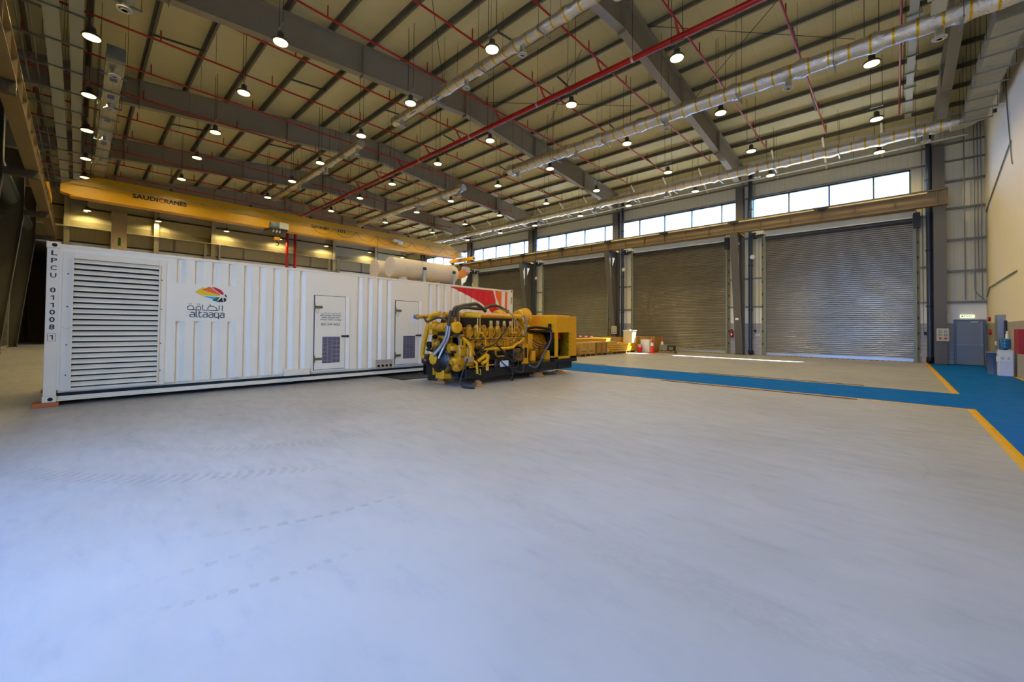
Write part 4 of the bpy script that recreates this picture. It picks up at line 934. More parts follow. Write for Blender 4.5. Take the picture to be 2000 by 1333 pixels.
# ================================================================== GENERATOR ENGINE
M_yel = pbr('engine_yellow', '#cd8c06', .4, .0, spot=.25, scale=6, dirt='#2a1c08', dirt_lo=.5, dirt_hi=.64, dscale=7)
M_yel2 = pbr('clean_engine_yellow', '#d99905', .38, spot=.12, dirt='#6b430c', dirt_lo=.6, dirt_hi=.75, dscale=5)
M_yel3 = pbr('dirty_engine_yellow', '#7a5410', .5, spot=.4, scale=8, dirt='#140e06', dirt_lo=.42, dirt_hi=.56, dscale=9)
M_grs = pbr('oily_shade_black', '#17130e', .4, .2, spot=.3)  # oily parts, plus painted shade around the cylinder heads
M_skid = pbr('navy_black_skid', '#10141c', .4, .1)
M_hose = pbr('brown_black_hose', '#40301a', .6, spot=.25, scale=9)
M_hosed = pbr('black_hose', '#15171a', .5)
M_silv = pbr('silver_hose', '#a5a7aa', .3, .8)
G = thing('generator_engine', 'dirty yellow diesel engine and generator on a black skid in front of the container', 'generator', (-8.7, 8.9, 0))
def part(nm, mb, mat, bevel=0, **k): return mb.build(nm, mat, G, bevel, **k)
XF, XC, XK = -7.85, -8.72, -9.6
# skid
q = MB()
for x in (-8.05, -9.55): ibeam(q, (x, 6.6, .33), (x, 11.35, .33), .34, .2, .025, .02)
for y in (6.7, 7.9, 9.1, 10.3, 11.2): q.box(-9.5, -8.05, y-.06, y+.06, .2, .46)
part('skid', q, M_skid)
part('skid_box', MB().box(-7.95, -7.85, 6.7, 11.3, .17, .42).box(-8.2, -7.82, 10.3, 11.55, .38, .5), M_skid, .01)
for y in (7.3, 8.4, 9.7, 10.6): part('skid_gusset', MB().prism([(y-.12, .18), (y+.12, .18), (y+.07, .48), (y-.07, .48)], -7.86, -7.83, lambda u, v, w_: (w_, u, v)), M_skid)
part('mount_foot', MB().prism([(-9.15, .06), (-8.75, .06), (-8.85, .45), (-9.1, .45)], 6.45, 6.75, lambda u, v, w_: (u, w_, v)), M_grs, .01)
part('front_mount', MB().box(-8.62, -8.3, 6.33, 6.6, .17, .46), M_yel2, .01)
part('crank_guard_post', MB().box(-8.7, -8.66, 6.3, 6.35, .25, .5), M_yel2)
# block
part('oil_pan', MB().prism([(-9.35, .95), (-8.05, .95), (-8.1, .5), (-8.3, .42), (-9.1, .42), (-9.3, .5)], 6.75, 9.0, lambda u, v, w_: (u, w_, v)), M_yel3, .02)
part('engine_block', MB().prism([(-9.35, .9), (-8.03, .9), (-7.98, 1.15), (-8.2, 1.3), (-8.45, 1.75), (-8.95, 1.75), (-9.2, 1.3), (-9.42, 1.15)], 6.75, 8.95, lambda u, v, w_: (u, w_, v)), M_grs, .02)  # near-black so the gaps between the heads read as deep shade
for i in range(8):
    y = 6.97+i*.262
    part('crankcase_cover', MB().box(-8.0, -7.94, y-.11, y+.11, .93, 1.14), M_yel, .02, seg=2)
    part('inspection_cover', MB().box(-8.1, -8.03, y-.1, y+.1, .6, .86), M_yel3, .02)
    M_ = Matrix.Translation((-8.13, y, 1.38)) @ Matrix.Rotation(.14, 4, 'Y')
    part('cylinder_head', MB().box(-.14, .11, -.082, .082, -.17, .09, M_), M_yel, .02, seg=2)
    part('rocker_cover', MB().lathe(M_ @ Vector((.03, 0, .08)), M_.to_3x3() @ Vector((.25, 0, 1)), [(0, .075), (.05, .07), (.08, .05), (.1, .03)], 14), M_yel, 0)
    if i > 2: part('exhaust_stub', MB().lathe((-8.07, y, 1.47), (0, 0, 1), [(0, .06), (.03, .045), (.08, .045), (.09, .055), (.15, .05), (.2, .045)], 12), pbr('tan_stub', '#c79a4e', .45, .2))
    part('fuel_line', MB().tube([(-7.98, y-.05, 1.2), (-7.93, y-.02, 1.28), (-7.95, y+.03, 1.38)], .012, 5), M_yel)
part('fuel_rail', MB().cyl((-7.93, 6.85, 1.19), (-7.93, 8.95, 1.19), .022, 8).cyl((-7.92, 6.85, 1.14), (-7.92, 8.95, 1.14), .014, 8), M_yel)
part('valley_shade', MB().box(-8.6, -8.2, 6.9, 9.0, 1.2, 1.74), M_grs)  # black filler painting the shade in the gaps behind the heads
# far bank silhouette
part('far_head_bank', MB().box(-9.5, -9.2, 6.85, 8.95, 1.2, 1.6), M_yel3, .04)
# exhaust manifolds and air cleaners
part('manifold_pipe', MB().lathe((-8.3, 6.98, 1.80), (0, 1, 0), [(0, .05), (.02, .08), (.06, .092), (.5, .092), (.5, .1), (.56, .1), (.56, .092), (2.05, .09), (2.08, .1), (2.2, .1)], 18), M_yel2)
part('far_manifold_pipe', MB().cyl((-9.15, 6.98, 1.82), (-9.15, 9.1, 1.82), .09, 14), M_yel)
for x, y, r, z in ((-8.42, 9.22, .3, 1.78), (-9.35, 9.2, .26, 1.82)):
    nm = 'air_cleaner' if x > -9 else 'far_air_cleaner'
    part(nm, MB().lathe((x, y, z), (0, 1, 0), [(0, r*.1), (0, r*.7), (.025, r*.82), (.13, r*.84), (.14, r*.93), (.27, r*.95), (.28, r*1.04), (.34, r*1.06), (.4, r*.9)], 44, smooth=False), M_yel2)
    part('cleaner_latch', MB().box(x-.04, x+.04, y-.05, y, z-.03, z+.05), M_hosed)
part('cleaner_bracket', MB().prism([(-8.55, 1.3), (-8.2, 1.3), (-8.15, 1.55), (-8.3, 1.62), (-8.6, 1.62)], 9.25, 9.5, lambda u, v, w_: (u, w_, v)), M_yel2, .01)
for y in (7.22, 8.55):
    q = MB()
    for y0, y1 in ((y-.07, y-.03), (y+.03, y+.08)): q.bar((-7.93, y0-.02, 1.34), (-7.97, y0+.03 if y0 < y else y1-.04, 1.72), .022, .022)
    q.bar((-7.93, y-.1, 1.34), (-7.93, y+.1, 1.34), .03, .05); part('lifting_bracket', q, M_yel2)
part('dipstick_tube', MB().tube([(-7.92, 7.32, 1.32), (-7.9, 7.4, 1.15), (-7.9, 7.42, 1.0)], .018, 6), M_yel2)
part('dipstick_tube', MB().tube([(-7.92, 8.2, 1.4), (-7.9, 8.25, 1.15), (-7.9, 8.27, 1.0)], .014, 6), M_yel)
# front end
part('front_cover', MB().lathe((-8.7, 6.5, .82), (0, 1, 0), [(0, .3), (.02, .36), (.12, .4), (.25, .42)], 28), M_yel3)
part('damper', MB().lathe((-8.52, 6.24, .63), (0, 1, 0), [(0, .08), (.01, .22), (.05, .25), (.08, .3), (.12, .34), (.18, .34)], 36, smooth=False), M_grs)
part('damper_guard', MB().lathe((-8.52, 6.36, .63), (0, 1, 0), [(0, .36), (.03, .4), (.2, .4)], 30), M_yel3)
part('yellow_hub_plate', MB().lathe((-8.6, 6.2, .68), (0, 1, 0), [(0, .13), (.02, .16), (.06, .17)], 8, smooth=False), M_yel2)
part('gear_housing', MB().prism([(-8.3, .35), (-7.95, .4), (-7.92, .9), (-8.0, 1.25), (-9.1, 1.25), (-9.15, .9), (-8.9, .5)], 6.55, 6.8, lambda u, v, w_: (u, w_, v)), M_yel, .03)
for x, z, r in ((-8.15, .95, .13), (-8.05, .62, .12), (-8.8, 1.05, .12), (-8.35, 1.12, .1)):
    part('front_accessory', MB().lathe((x, 6.38, z), (0, 1, 0), [(0, r*.5), (.02, r*.9), (.06, r), (.2, r)], 16), M_yel)
part('water_pump', MB().lathe((-8.0, 6.42, .48), (0, 1, 0), [(0, .07), (.04, .1), (.15, .12)], 16), M_yel)
part('side_pump', MB().box(-8.05, -7.85, 6.75, 6.98, .5, 1.0).lathe((-7.86, 6.86, .62), (1, 0, 0), [(0, .09), (.05, .08), (.08, .04)], 16), M_yel, .02)
part('alternator_charger', MB().lathe((-9.3, 6.42, .6), (0, 1, 0), [(0, .07), (.02, .12), (.1, .15), (.3, .15)], 20), M_yel3)
part('pulley', MB().lathe((-9.12, 6.36, .6), (0, 1, 0), [(0, .03), (0, .1), (.03, .13), (.07, .13)], 20), M_grs)
part('pulley_hub', MB().lathe((-9.12, 6.345, .6), (0, 1, 0), [(0, .03), (.03, .035)], 10), pbr('pink_hub', '#b06a72', .5))
part('starter_motor', MB().cyl((-9.2, 6.5, 1.0), (-9.2, 6.9, 1.0), .09, 14), M_grs)
part('oil_cooler', MB().cyl((-8.98, 6.48, 1.48), (-7.98, 6.48, 1.48), .115, 20).lathe((-8.72, 6.48, 1.48), (1, 0, 0), [(0, .13), (.03, .13)], 20).lathe((-8.4, 6.48, 1.48), (1, 0, 0), [(0, .13), (.03, .13)], 20), M_yel)
part('oil_cooler_cap', MB().box(-9.02, -8.9, 6.38, 6.6, 1.28, 1.64).lathe((-8.02, 6.48, 1.48), (1, 0, 0), [(0, .13), (.02, .15), (.1, .15), (.12, .06), (.1, .055)], 20), M_yel2, .015)
part('aftercooler_elbow', MB().lathe((-8.3, 6.62, 1.68), (1, 0, 0), [(0, .1), (.18, .1), (.2, .07)], 16), M_yel)
part('thermostat_box', MB().box(-8.25, -7.95, 6.55, 6.75, 1.0, 1.3), M_yel3, .03)
part('yellow_frame_bracket', MB().box(-7.87, -7.84, 6.52, 6.54, 1.0, 1.24).box(-7.87, -7.84, 6.62, 6.64, 1.0, 1.24).box(-7.87, -7.84, 6.52, 6.64, .98, 1.02).box(-7.87, -7.84, 6.52, 6.64, 1.2, 1.24), M_yel2)
part('left_coolant_pipe', MB().tube([(-8.75, 6.55, 1.84), (-9.0, 6.5, 1.8), (-9.12, 6.48, 1.68), (-9.2, 6.46, 1.4), (-9.32, 6.45, 1.05), (-9.38, 6.45, .8), (-9.36, 6.45, .68), (-9.2, 6.46, .62)], .062, 14), M_yel2)
part('outlet_pipe', MB().cyl((-9.75, 6.5, 1.76), (-8.9, 6.55, 1.78), .058, 14), M_yel)
part('outlet_flange', MB().cyl((-9.82, 6.5, 1.76), (-9.7, 6.5, 1.76), .075, 14), pbr('flange_blue_grey', '#6c7380', .5, .3))
q = MB(); rr = random.Random(4)
for i in range(14):
    a = rr.uniform(0, 6.28); p = Vector((-9.76, 6.48, 1.76)); q.tube([p, p+Vector((.07*math.cos(a), -.02, .07*math.sin(a))), p+Vector((rr.uniform(-.14, .1), -.03, rr.uniform(-.3, .1)))], .006, 4)
part('torn_plastic_wrap', q, pbr('clear_white_plastic', '#dfe3ea', .3))
# pipes on the near side
part('coolant_pipe', MB().tube([(-7.86, 6.6, 1.2), (-7.82, 6.72, 1.1), (-7.8, 6.8, .95), (-7.8, 6.8, .74)], .047, 12), M_yel2)
part('pipe_fitting', MB().box(-7.92, -7.76, 6.68, 6.9, .6, .74), pbr('tan_fitting', '#a98455', .5), .02)
part('oil_pipe', MB().tube([(-7.85, 6.9, .62), (-7.8, 6.99, .58), (-7.8, 7.02, .42), (-7.8, 7.03, .3)], .035, 10), M_yel2)
part('long_side_pipe', MB().tube([(-7.85, 7.25, .93), (-7.83, 7.4, .92), (-7.83, 8.3, .92), (-7.85, 8.5, 1.0), (-7.9, 8.85, 1.12), (-7.95, 8.98, 1.3), (-7.98, 8.95, 1.42)], .042, 12), M_yel2)
part('drop_pipe', MB().tube([(-7.86, 7.1, .6), (-7.83, 7.2, .68), (-7.8, 7.38, .75), (-7.8, 7.36, .62), (-7.8, 7.2, .55)], .05, 12).cyl((-7.8, 7.38, .7), (-7.8, 7.38, .36), .045, 12), M_yel2)
part('lower_rail', MB().cyl((-7.84, 6.8, .47), (-7.84, 8.2, .5), .022, 8), M_yel)
part('side_filter_frame', MB().box(-7.92, -7.88, 7.75, 8.15, .68, .88), M_yel2, .01); part('side_filter_window', MB().box(-7.88, -7.875, 7.8, 8.1, .72, .84), M_grs)
part('paper_note', MB().box(-7.8, -7.79, 7.85, 8.18, .42, .58), pbr('pale_sheet', '#c9d0da', .5))
part('fuel_filter', MB().lathe((-7.83, 7.72, .38), (0, 0, 1), [(0, .05), (.02, .065), (.25, .065), (.27, .03)], 14), M_grs)
part('side_gearbox', MB().box(-8.05, -7.85, 8.45, 8.9, .5, .9), M_yel3, .03)
q = MB(); rr = random.Random(11)
for i in range(26):
    y = rr.uniform(6.9, 8.9); z = rr.uniform(.5, 1.25); r = rr.uniform(.015, .05); q.lathe((-7.97, y, z), (1, rr.uniform(-.3, .3), rr.uniform(-.3, .3)), [(0, r), (rr.uniform(.05, .12), r*.8), (.13, r*.4)], 8)
part('small_fittings', q, M_yel3)
for i in range(16):
    y = rr.uniform(6.9, 8.8); z = rr.uniform(.55, 1.15); dy = rr.uniform(-.35, .45); dz_ = rr.uniform(-.3, .2)
    part('wiring_loom' if i % 2 else 'thin_oil_line', MB().tube([(-7.97, y, z), (-7.86, y+dy*.3, z+dz_*.2-.03), (-7.84, y+dy*.7, z+dz_*.8), (-7.96, y+dy, z+dz_)], rr.uniform(.008, .016), 6), M_hosed if i % 2 else M_yel)
q = MB()
for i in range(22):
    x = rr.uniform(-9.1, -8.0); z = rr.uniform(.5, 1.3); r = rr.uniform(.02, .06); q.lathe((x, 6.5, z), (rr.uniform(-.3, .3), -1, 0), [(0, r), (.1, r*.8), (.12, r*.4)], 8)
part('front_fittings', q, M_grs)
# flywheel housing and alternator
part('flywheel_housing', MB().lathe((XC, 8.93, .82), (0, 1, 0), [(0, .6), (.08, .66), (.2, .68), (.24, .72), (.29, .72), (.3, .66)], 40), M_yel)
part('housing_window_frame', MB().box(-7.98, -7.9, 8.9, 9.15, .42, 1.0), M_yel2, .01); part('housing_window', MB().box(-7.9, -7.895, 8.96, 9.08, .6, .9), M_grs)
part('alternator', MB().lathe((XC, 9.22, .87), (0, 1, 0), [(0, .5), (.1, .6), (.15, .62), (1.05, .62), (1.1, .5)], 40), M_yel)
part('alternator_lug', MB().box(-8.15, -7.98, 9.25, 9.45, .85, 1.3), M_yel2, .02)
for y in (9.45, 10.15): part('alternator_foot', MB().prism([(y-.13, .47), (y+.1, .47), (y+.08, .78), (y-.05, .78)], -8.06, -7.95, lambda u, v, w_: (w_, u, v)), M_yel2, .01)
part('alternator_base', MB().box(-9.4, -7.98, 9.2, 10.35, .42, .5), M_yel, .01)
# terminal box
BX0, BX1, BY0, BY1 = -9.6, -7.8, 10.35, 11.48
part('terminal_box_hood', MB().box(BX0, BX1, BY0, BY1, 1.34, 1.86), M_yel2, .008)
part('terminal_box_lid', MB().box(BX0+.1, BX1-.1, BY0+.04, BY1-.25, 1.86, 1.9), M_yel2, .008)
part('terminal_box_post', MB().box(BX1-.06, BX1, BY0, BY0+.12, .5, 1.34).box(BX1-.06, BX1, BY1-.37, BY1, .5, 1.34).box(BX1-.06, BX1, BY0, BY1, .5, .57), M_yel2, .004)
part('terminal_box_back', MB().box(BX0, BX0+.03, BY0, BY1, .5, 1.34).box(BX0, BX1-.06, BY1-.03, BY1, .5, 1.34), M_yel)
part('terminal_bay_interior', MB().box(BX1-.7, BX1-.65, BY0, BY1, .55, 1.33), M_grs)
part('exciter_drum', MB().lathe((-8.5, 10.35, .95), (0, 1, 0), [(0, .42), (.6, .42), (.62, .3)], 24), M_grs)
part('red_insulator', MB().box(-8.2, -8.1, 10.62, 11.0, 1.12, 1.33), pbr('red_insulation', '#b3141c', .5))
for i in range(6): part('edge_bolt', MB().cyl((BX1, BY1-.33, .62+i*.13), (BX1+.006, BY1-.33, .62+i*.13), .012, 8), M_grs)
part('cable_gland', MB().box(-8.1, -7.98, BY0-.03, BY0, 1.4, 1.62), M_grs)
part('cable_tray_dark', MB().box(-8.9, -7.95, 9.4, 10.35, 1.36, 1.42).tube([(-8.2, 9.3, 1.44), (-8.1, 9.7, 1.5), (-8.0, 10.3, 1.45)], .04, 8), M_grs)
# hoses
def hose(pts, r, mat, nm='hose'): part(nm, MB().tube(pts, r, 10), mat)
hose([(-8.12, 6.5, 1.75), (-8.15, 6.55, 1.95), (-8.2, 6.8, 2.03), (-8.3, 7.1, 2.08), (-8.4, 7.5, 2.12), (-8.45, 7.75, 2.04), (-8.5, 7.95, 1.95)], .05, M_hose)
hose([(-8.1, 6.62, 1.6), (-8.12, 6.62, 1.9), (-8.2, 6.9, 2.0), (-8.4, 7.5, 2.0), (-8.5, 7.9, 2.02), (-8.5, 8.2, 2.12), (-8.5, 8.45, 2.1), (-8.4, 8.8, 1.95)], .045, M_hose)
hose([(-8.12, 6.42, 1.9), (-8.13, 6.36, 1.6), (-8.14, 6.36, 1.5)], .045, M_hose)
hose([(-8.14, 6.34, 1.52), (-8.2, 6.33, 1.25), (-8.33, 6.28, 1.0), (-8.5, 6.17, .76)], .042, M_silv, 'silver_hose')
hose([(-8.05, 6.34, 1.5), (-8.12, 6.33, 1.2), (-8.25, 6.28, .95), (-8.3, 6.18, .7)], .032, M_silv, 'silver_hose')
hose([(-9.3, 6.42, 1.76), (-9.1, 6.4, 1.62), (-8.8, 6.4, 1.7), (-8.5, 6.4, 1.72), (-8.2, 6.4, 1.6)], .03, M_hose)
hose([(-8.4, 8.3, 2.06), (-8.1, 8.55, 1.9), (-7.95, 8.75, 1.6), (-7.9, 8.85, 1.45)], .018, pbr('tan_cable', '#94714a', .5), 'tan_cable')
hose([(-8.1, 9.15, 1.85), (-7.95, 9.1, 1.6), (-7.9, 9.0, 1.35), (-7.95, 8.95, 1.25)], .03, pbr('grey_cable', '#6b6258', .5), 'grey_cable')
hose([(-8.02, 10.3, 1.5), (-7.92, 10.25, 1.2), (-7.9, 10.1, .95), (-7.88, 9.8, .65), (-7.85, 9.6, .42), (-7.85, 9.4, .3), (-7.85, 9.1, .38)], .03, pbr('slate_cable', '#454b52', .5), 'power_cable')
for k in range(3): hose([(-8.0, 9.35, 1.15-.08*k), (-7.95, 9.6, 1.02-.08*k), (-7.93, 9.95, .95-.04*k), (-7.92, 10.1, 1.05)], .012, M_hosed, 'control_cable')
hose([(-7.85, 7.05, .8), (-7.8, 7.3, .95), (-7.8, 7.65, 1.05), (-7.8, 8.0, 1.35), (-7.85, 8.15, 1.45)], .02, M_hosed, 'black_cable')
hose([(-7.8, 7.75, 1.0), (-7.78, 8.0, .8), (-7.78, 8.25, .58), (-7.78, 8.35, .5)], .022, M_hosed, 'black_cable')
hose([(-7.82, 7.6, .8), (-7.78, 7.9, .55), (-7.78, 8.15, .4), (-7.78, 8.5, .36), (-7.78, 8.6, .55)], .014, M_hosed, 'black_cable')
hose([(-7.8, 8.2, .5), (-7.74, 8.3, .3), (-7.74, 8.7, .22), (-7.78, 8.8, .45)], .026, M_hosed, 'black_cable')
hose([(-7.82, 6.75, .75), (-7.74, 6.6, .6), (-7.7, 6.45, .35), (-7.68, 6.38, .15), (-7.62, 6.42, .04), (-7.5, 6.5, .03)], .022, M_hosed, 'floor_cable')
hose([(-7.62, 6.38, .06), (-7.52, 6.48, .04), (-7.4, 6.6, .035)], .035, M_hosed, 'floor_cable')
hose([(-8.0, 6.3, .35), (-7.9, 6.4, .25), (-7.8, 6.7, .22), (-7.8, 7.0, .42)], .012, M_hosed, 'black_cable')
hose([(-7.84, 8.25, .5), (-7.72, 8.28, .25), (-7.7, 8.2, .06), (-7.7, 8.24, .03), (-7.7, 8.3, .08)], .016, M_hosed, 'hanging_cable')
hose([(-7.8, 7.02, .42), (-7.77, 7.05, .3), (-7.76, 7.12, .28), (-7.77, 7.1, .42)], .008, pbr('bright_yellow_strap', '#ddc31a', .5), 'yellow_strap')
M_wd = pbr('rough_wood', '#a9753d', .8, spot=.25, scale=9, bump=.2)
for i, (x, y, ry, lab) in enumerate(((-8.75, 6.55, .3, 'left of the engine front'), (-7.72, 6.98, -.5, 'under the front right corner of the engine'), (-7.95, 9.6, .1, 'under the middle of the generator skid'), (-8.0, 10.75, .2, 'under the far end of the generator skid'))):
    M_ = Matrix.Translation((x, y, 0)) @ Matrix.Rotation(ry, 4, 'Z')
    o = MB().box(-.22, .22, -.07, .07, .001, .07, M_).box(-.1, .16, -.05, .06, .071, .13 if i < 3 else .11, M_).build('wood_block', M_wd, origin=(x, y, 0), bevel=.005); tag(o, 'rough brown timber block %s' % lab, 'wooden block', 'timber under the generator')
o = MB().box(-11.3, -9.95, 6.2, 7.4, .002, .02).build('rubber_mat', M_blk, origin=(-10.6, 6.8, 0)); tag(o, 'thin black mat on the floor between container and engine', 'mat')
MBm = MB()
for i in range(9):
    a = 2*PI*i/9; MBm.v.append((-7.75+.5*math.cos(a)*(1+.2*math.sin(3*a)), 6.95+.42*math.sin(a), .0015))
MBm.f.append(tuple(range(9))); MBm.sm.append(False)

# ================================================================== GOODS ON PALLETS
M_card = pbr('cardboard', '#b9954c', .75, spot=.1)
M_cratew = pbr('crate_wood', '#a97f38', .75, spot=.15, scale=6)
M_pal = pbr('pallet_wood', '#8c6a3a', .85, spot=.2, scale=7)
M_plank = pbr('yellow_planks', '#d09a18', .55, spot=.1)
def pallet(label, x0, x1, y0, y1, h=.13):
    t = thing('pallet', label, 'pallet', ((x0+x1)/2, (y0+y1)/2, 0), 'wooden pallets')
    n = max(3, int((y1-y0)/.5)+1)
    for i in range(n):
        y = y0+(y1-y0-.1)*i/(n-1); MB().box(x0, x1, y, y+.1, .001, h-.03).build('runner', M_pal, t)
    m_ = max(4, int((x1-x0)/.2))
    for i in range(m_):
        x = x0+(x1-x0-.1)*i/(m_-1); MB().box(x, x+.1, y0, y1, h-.03, h).build('deck_board', M_pal, t)
    return t
def carton(label, x0, x1, y0, y1, z0, z1, mat=M_card, nm='cardboard_box', cat='box', flaps=True, group='boxes on the pallets'):
    t = thing(nm, label, cat, ((x0+x1)/2, (y0+y1)/2, z0), group)
    MB().box(x0, x1, y0, y1, z0, z1).build('carton_body' if mat is M_card else 'body', mat, t, .008)
    if flaps:
        MB().box(x1, x1+.003, (y0+y1)/2-.03, (y0+y1)/2+.03, z1-.18, z1).box(x0, x1, (y0+y1)/2-.03, (y0+y1)/2+.03, z1, z1+.003).build('packing_tape', pbr('brown_tape', '#94713a', .4), t)
        MB().box(x1, x1+.002, y0+.1, y1-.15, z0+.1, z0+.16).build('print_mark', pbr('print_brown', '#7b6132', .6), t)
    return t
pallet('pallet under the pair of cardboard cartons', -12.9, -11.8, 17.7, 19.25)
pallet('pallet under the planked wooden crate', -12.9, -11.8, 19.3, 20.5)
pallet('long pallet under the yellow planks', -13.2, -11.85, 21.05, 23.9)
pallet('pallet under the brown bags nearest the generator', -12.9, -11.95, 16.4, 17.6)
carton('tall cardboard carton on a pallet, the left of the pair', -12.7, -11.82, 17.76, 18.46, .13, .70)
carton('tall cardboard carton on a pallet, the right of the pair', -12.7, -11.83, 18.53, 19.2, .13, .70)
t = thing('wooden_crate', 'planked wooden crate in two halves beside the cartons', 'crate', (-12.3, 19.9, .13), 'crates on the pallets')
MB().box(-12.75, -11.85, 19.35, 20.45, .13, .69).build('body', M_cratew, t, .005)
for y in (19.35, 19.87, 20.37): MB().box(-11.85, -11.82, y, y+.09, .0+.13, .69).build('batten', M_pal, t)
MB().box(-12.8, -11.8, 19.32, 20.5, .69, .72).build('lid', pbr('pale_lid', '#b59b62', .7), t)
carton('reddish brown sack stack at the left end of the goods', -12.8, -11.98, 16.5, 17.55, .13, .62, pbr('brown_sack', '#8a4f22', .8, spot=.2), 'sack', 'sack', False)
o = MB().box(-12.6, -12.0, 16.9, 17.6, .625, .70).build('orange_cloth', pbr('orange_cloth', '#d8531f', .8), origin=(-12.3, 17.2, .63), bevel=.03, seg=3); tag(o, 'folded orange cloth on the brown sacks', 'cloth')
# yellow planks
for i in range(4):
    o = MB().box(-13.0, -11.83+.01*(i % 2), 21.05+.04*i, 23.85-.03*(i % 2), .132+i*.118, .132+i*.118+.105).build('yellow_plank_bundle', M_plank, origin=(-12.4, 22.4, .13+i*.118), bevel=.006)
    tag(o, 'flat yellow plank bundle, %s from the floor in the front stack' % ORD[i], 'plank bundle', 'yellow planks in the front stack')
for i in range(2):
    o = MB().box(-14.6, -13.4, 17.5, 23.7, .6+i*.125, .72+i*.125).build('yellow_plank_bundle', M_plank, origin=(-14, 20.5, .6+i*.125), bevel=.006)
    tag(o, 'long yellow plank bundle in the rear stack, the %s one' % ('lower', 'upper')[i], 'plank bundle', 'yellow planks in the rear stack')
t = thing('timber_stack', 'brown timber base under the rear yellow planks', 'timber', (-14, 20.5, 0))
for k in range(6): MB().box(-14.6, -13.4, 17.6+k*1.1, 17.9+k*1.1, .002, .598).build('bearer', M_pal, t)
def blob(nm, c, r, mat, label, cat, sx=1, sy=1, sz=1, seed=1):
    bm = bmesh.new(); bmesh.ops.create_icosphere(bm, subdivisions=3, radius=1); q = random.Random(seed)
    for v in bm.verts:
        k = 1+.13*math.sin(5*v.co.x+seed)+.1*math.sin(7*v.co.y+2*seed)+q.uniform(-.05, .05)
        v.co = Vector((v.co.x*r*sx*k, v.co.y*r*sy*k, max(-r*sz*.75, v.co.z*r*sz*k)))
    mn = min(v.co.z for v in bm.verts)
    for f in bm.faces: f.smooth = True
    for v in bm.verts: v.co.z -= mn
    me = bpy.data.meshes.new(nm); bm.to_mesh(me); bm.free(); me.materials.append(mat); o = bpy.data.objects.new(nm, me); COL.objects.link(o); o.location = c; tag(o, label, cat); return o
blob('plastic_bag', (-12.1, 20.77, .002), .25, pbr('crumpled_plastic', '#a8a294', .3, .2), 'crumpled clear plastic bag on the floor between crate and yellow planks', 'plastic bag', .9, .9, .8, 2)
blob('silver_wrap', (-12.25, 21.7, .592), .3, pbr('silver_wrap', '#a9a18c', .4, .3), 'rolled silver wrapping lying on the yellow planks', 'plastic wrap', .7, 1.7, .25, 5)
# white air unit
t = thing('white_appliance', 'cream white boxy appliance standing on the yellow planks', 'appliance', (-12, 23.6, .6))
MB().box(-12.34, -11.74, 23.3, 23.84, .592, 1.33).build('housing', pbr('cream_appliance', '#cbbf98', .5), t, .02, seg=2)
MB().box(-11.74, -11.72, 23.4, 23.72, .85, 1.25).build('side_panel', pbr('pale_panel', '#d9d8d2', .5), t, .005)
MB().box(-12.36, -11.7, 23.28, 23.86, 1.33, 1.36).build('top_cover', pbr('pale_panel', '#d9d8d2', .5), t, .008)
o = MB().box(-12.2, -11.95, 23.4, 23.6, 1.362, 1.42).build('folded_plastic', pbr('lilac_plastic', '#b9b2d0', .4), origin=(-12.1, 23.5, 1.36), bevel=.015); tag(o, 'small lilac plastic packet on top of the cream appliance', 'packet')
t = thing('wooden_crate', 'long brown wooden crate standing behind the white cabinet', 'crate', (-11.6, 25.4, 0), 'crates on the pallets')
MB().box(-13.0, -11.0, 25.0, 25.8, .1, .97).build('body', M_cratew, t, .006)
for x in (-13.0, -12.2, -11.5, -11.08): MB().box(x, x+.09, 24.97, 25.0, .05, .97).build('batten', M_pal, t)
MB().box(-13.0, -11.0, 25.0, 25.8, .0015, .1).build('skids', M_pal, t)
o = MB().box(-14.6, -13.2, 24.6, 25.4, .0015, .9).build('wooden_crate', M_cratew, origin=(-13.9, 25, 0), bevel=.006); tag(o, 'brown wooden crate left of the cream appliance, in front of the column', 'crate', 'crates on the pallets')
t = thing('white_cabinet', 'low white metal cabinet on the floor between red bin and traffic cone', 'cabinet', (-11.35, 24.5, 0))
MB().box(-11.62, -11.05, 24.2, 24.6, .002, .8).build('body', pbr('cabinet_white', '#d9d4c6', .5), t, .006); MB().box(-11.58, -11.09, 24.185, 24.2, .06, .77).build('door', pbr('cabinet_white', '#d9d4c6', .5), t, .004)
t = thing('red_bin', 'small round red plastic bin with a clear bag in front of the white cabinet', 'bin', (-11.5, 23.95, 0))
MB().lathe((-11.55, 23.95, .002), (0, 0, 1), [(0, .12), (.3, .15), (.31, .155), (.33, .14)], 22).build('bucket', pbr('bright_red_plastic', '#d3160f', .4), t)
MB().lathe((-11.55, 23.95, .33), (0, 0, 1), [(0, .13), (.1, .11), (.17, .15), (.18, .05)], 16).build('bag', pbr('clear_bag_pink', '#cf8d80', .3), t)
M_cone = pbr('cone_red', '#c8180f', .45); M_conew = pbr('cone_white_band', '#e8e5ea', .3)
def cone(label, x, y, h=.9):
    t = thing('traffic_cone', label, 'traffic cone', (x, y, 0), 'red and white traffic cones')
    MB().box(x-.19, x+.19, y-.19, y+.19, .001, .04).build('base', M_cone, t, .01)
    def R_(z): return .14-.115*(z/h)
    MB().lathe((x, y, .04), (0, 0, 1), [(0, .15), (.02, R_(.02)), (h*.48, R_(h*.48)), (h*.48, R_(h*.5)), (h-.04, .025), (h-.03, .012)], 20).build('body', M_cone, t)
    MB().lathe((x, y, h*.5), (0, 0, 1), [(0, R_(h*.46)+.004), (h*.2, R_(h*.66)+.004)], 20).build('reflective_band', M_conew, t)
    return t
cone('red and white traffic cone in the open, right of the white cabinet', -10.72, 23.85)
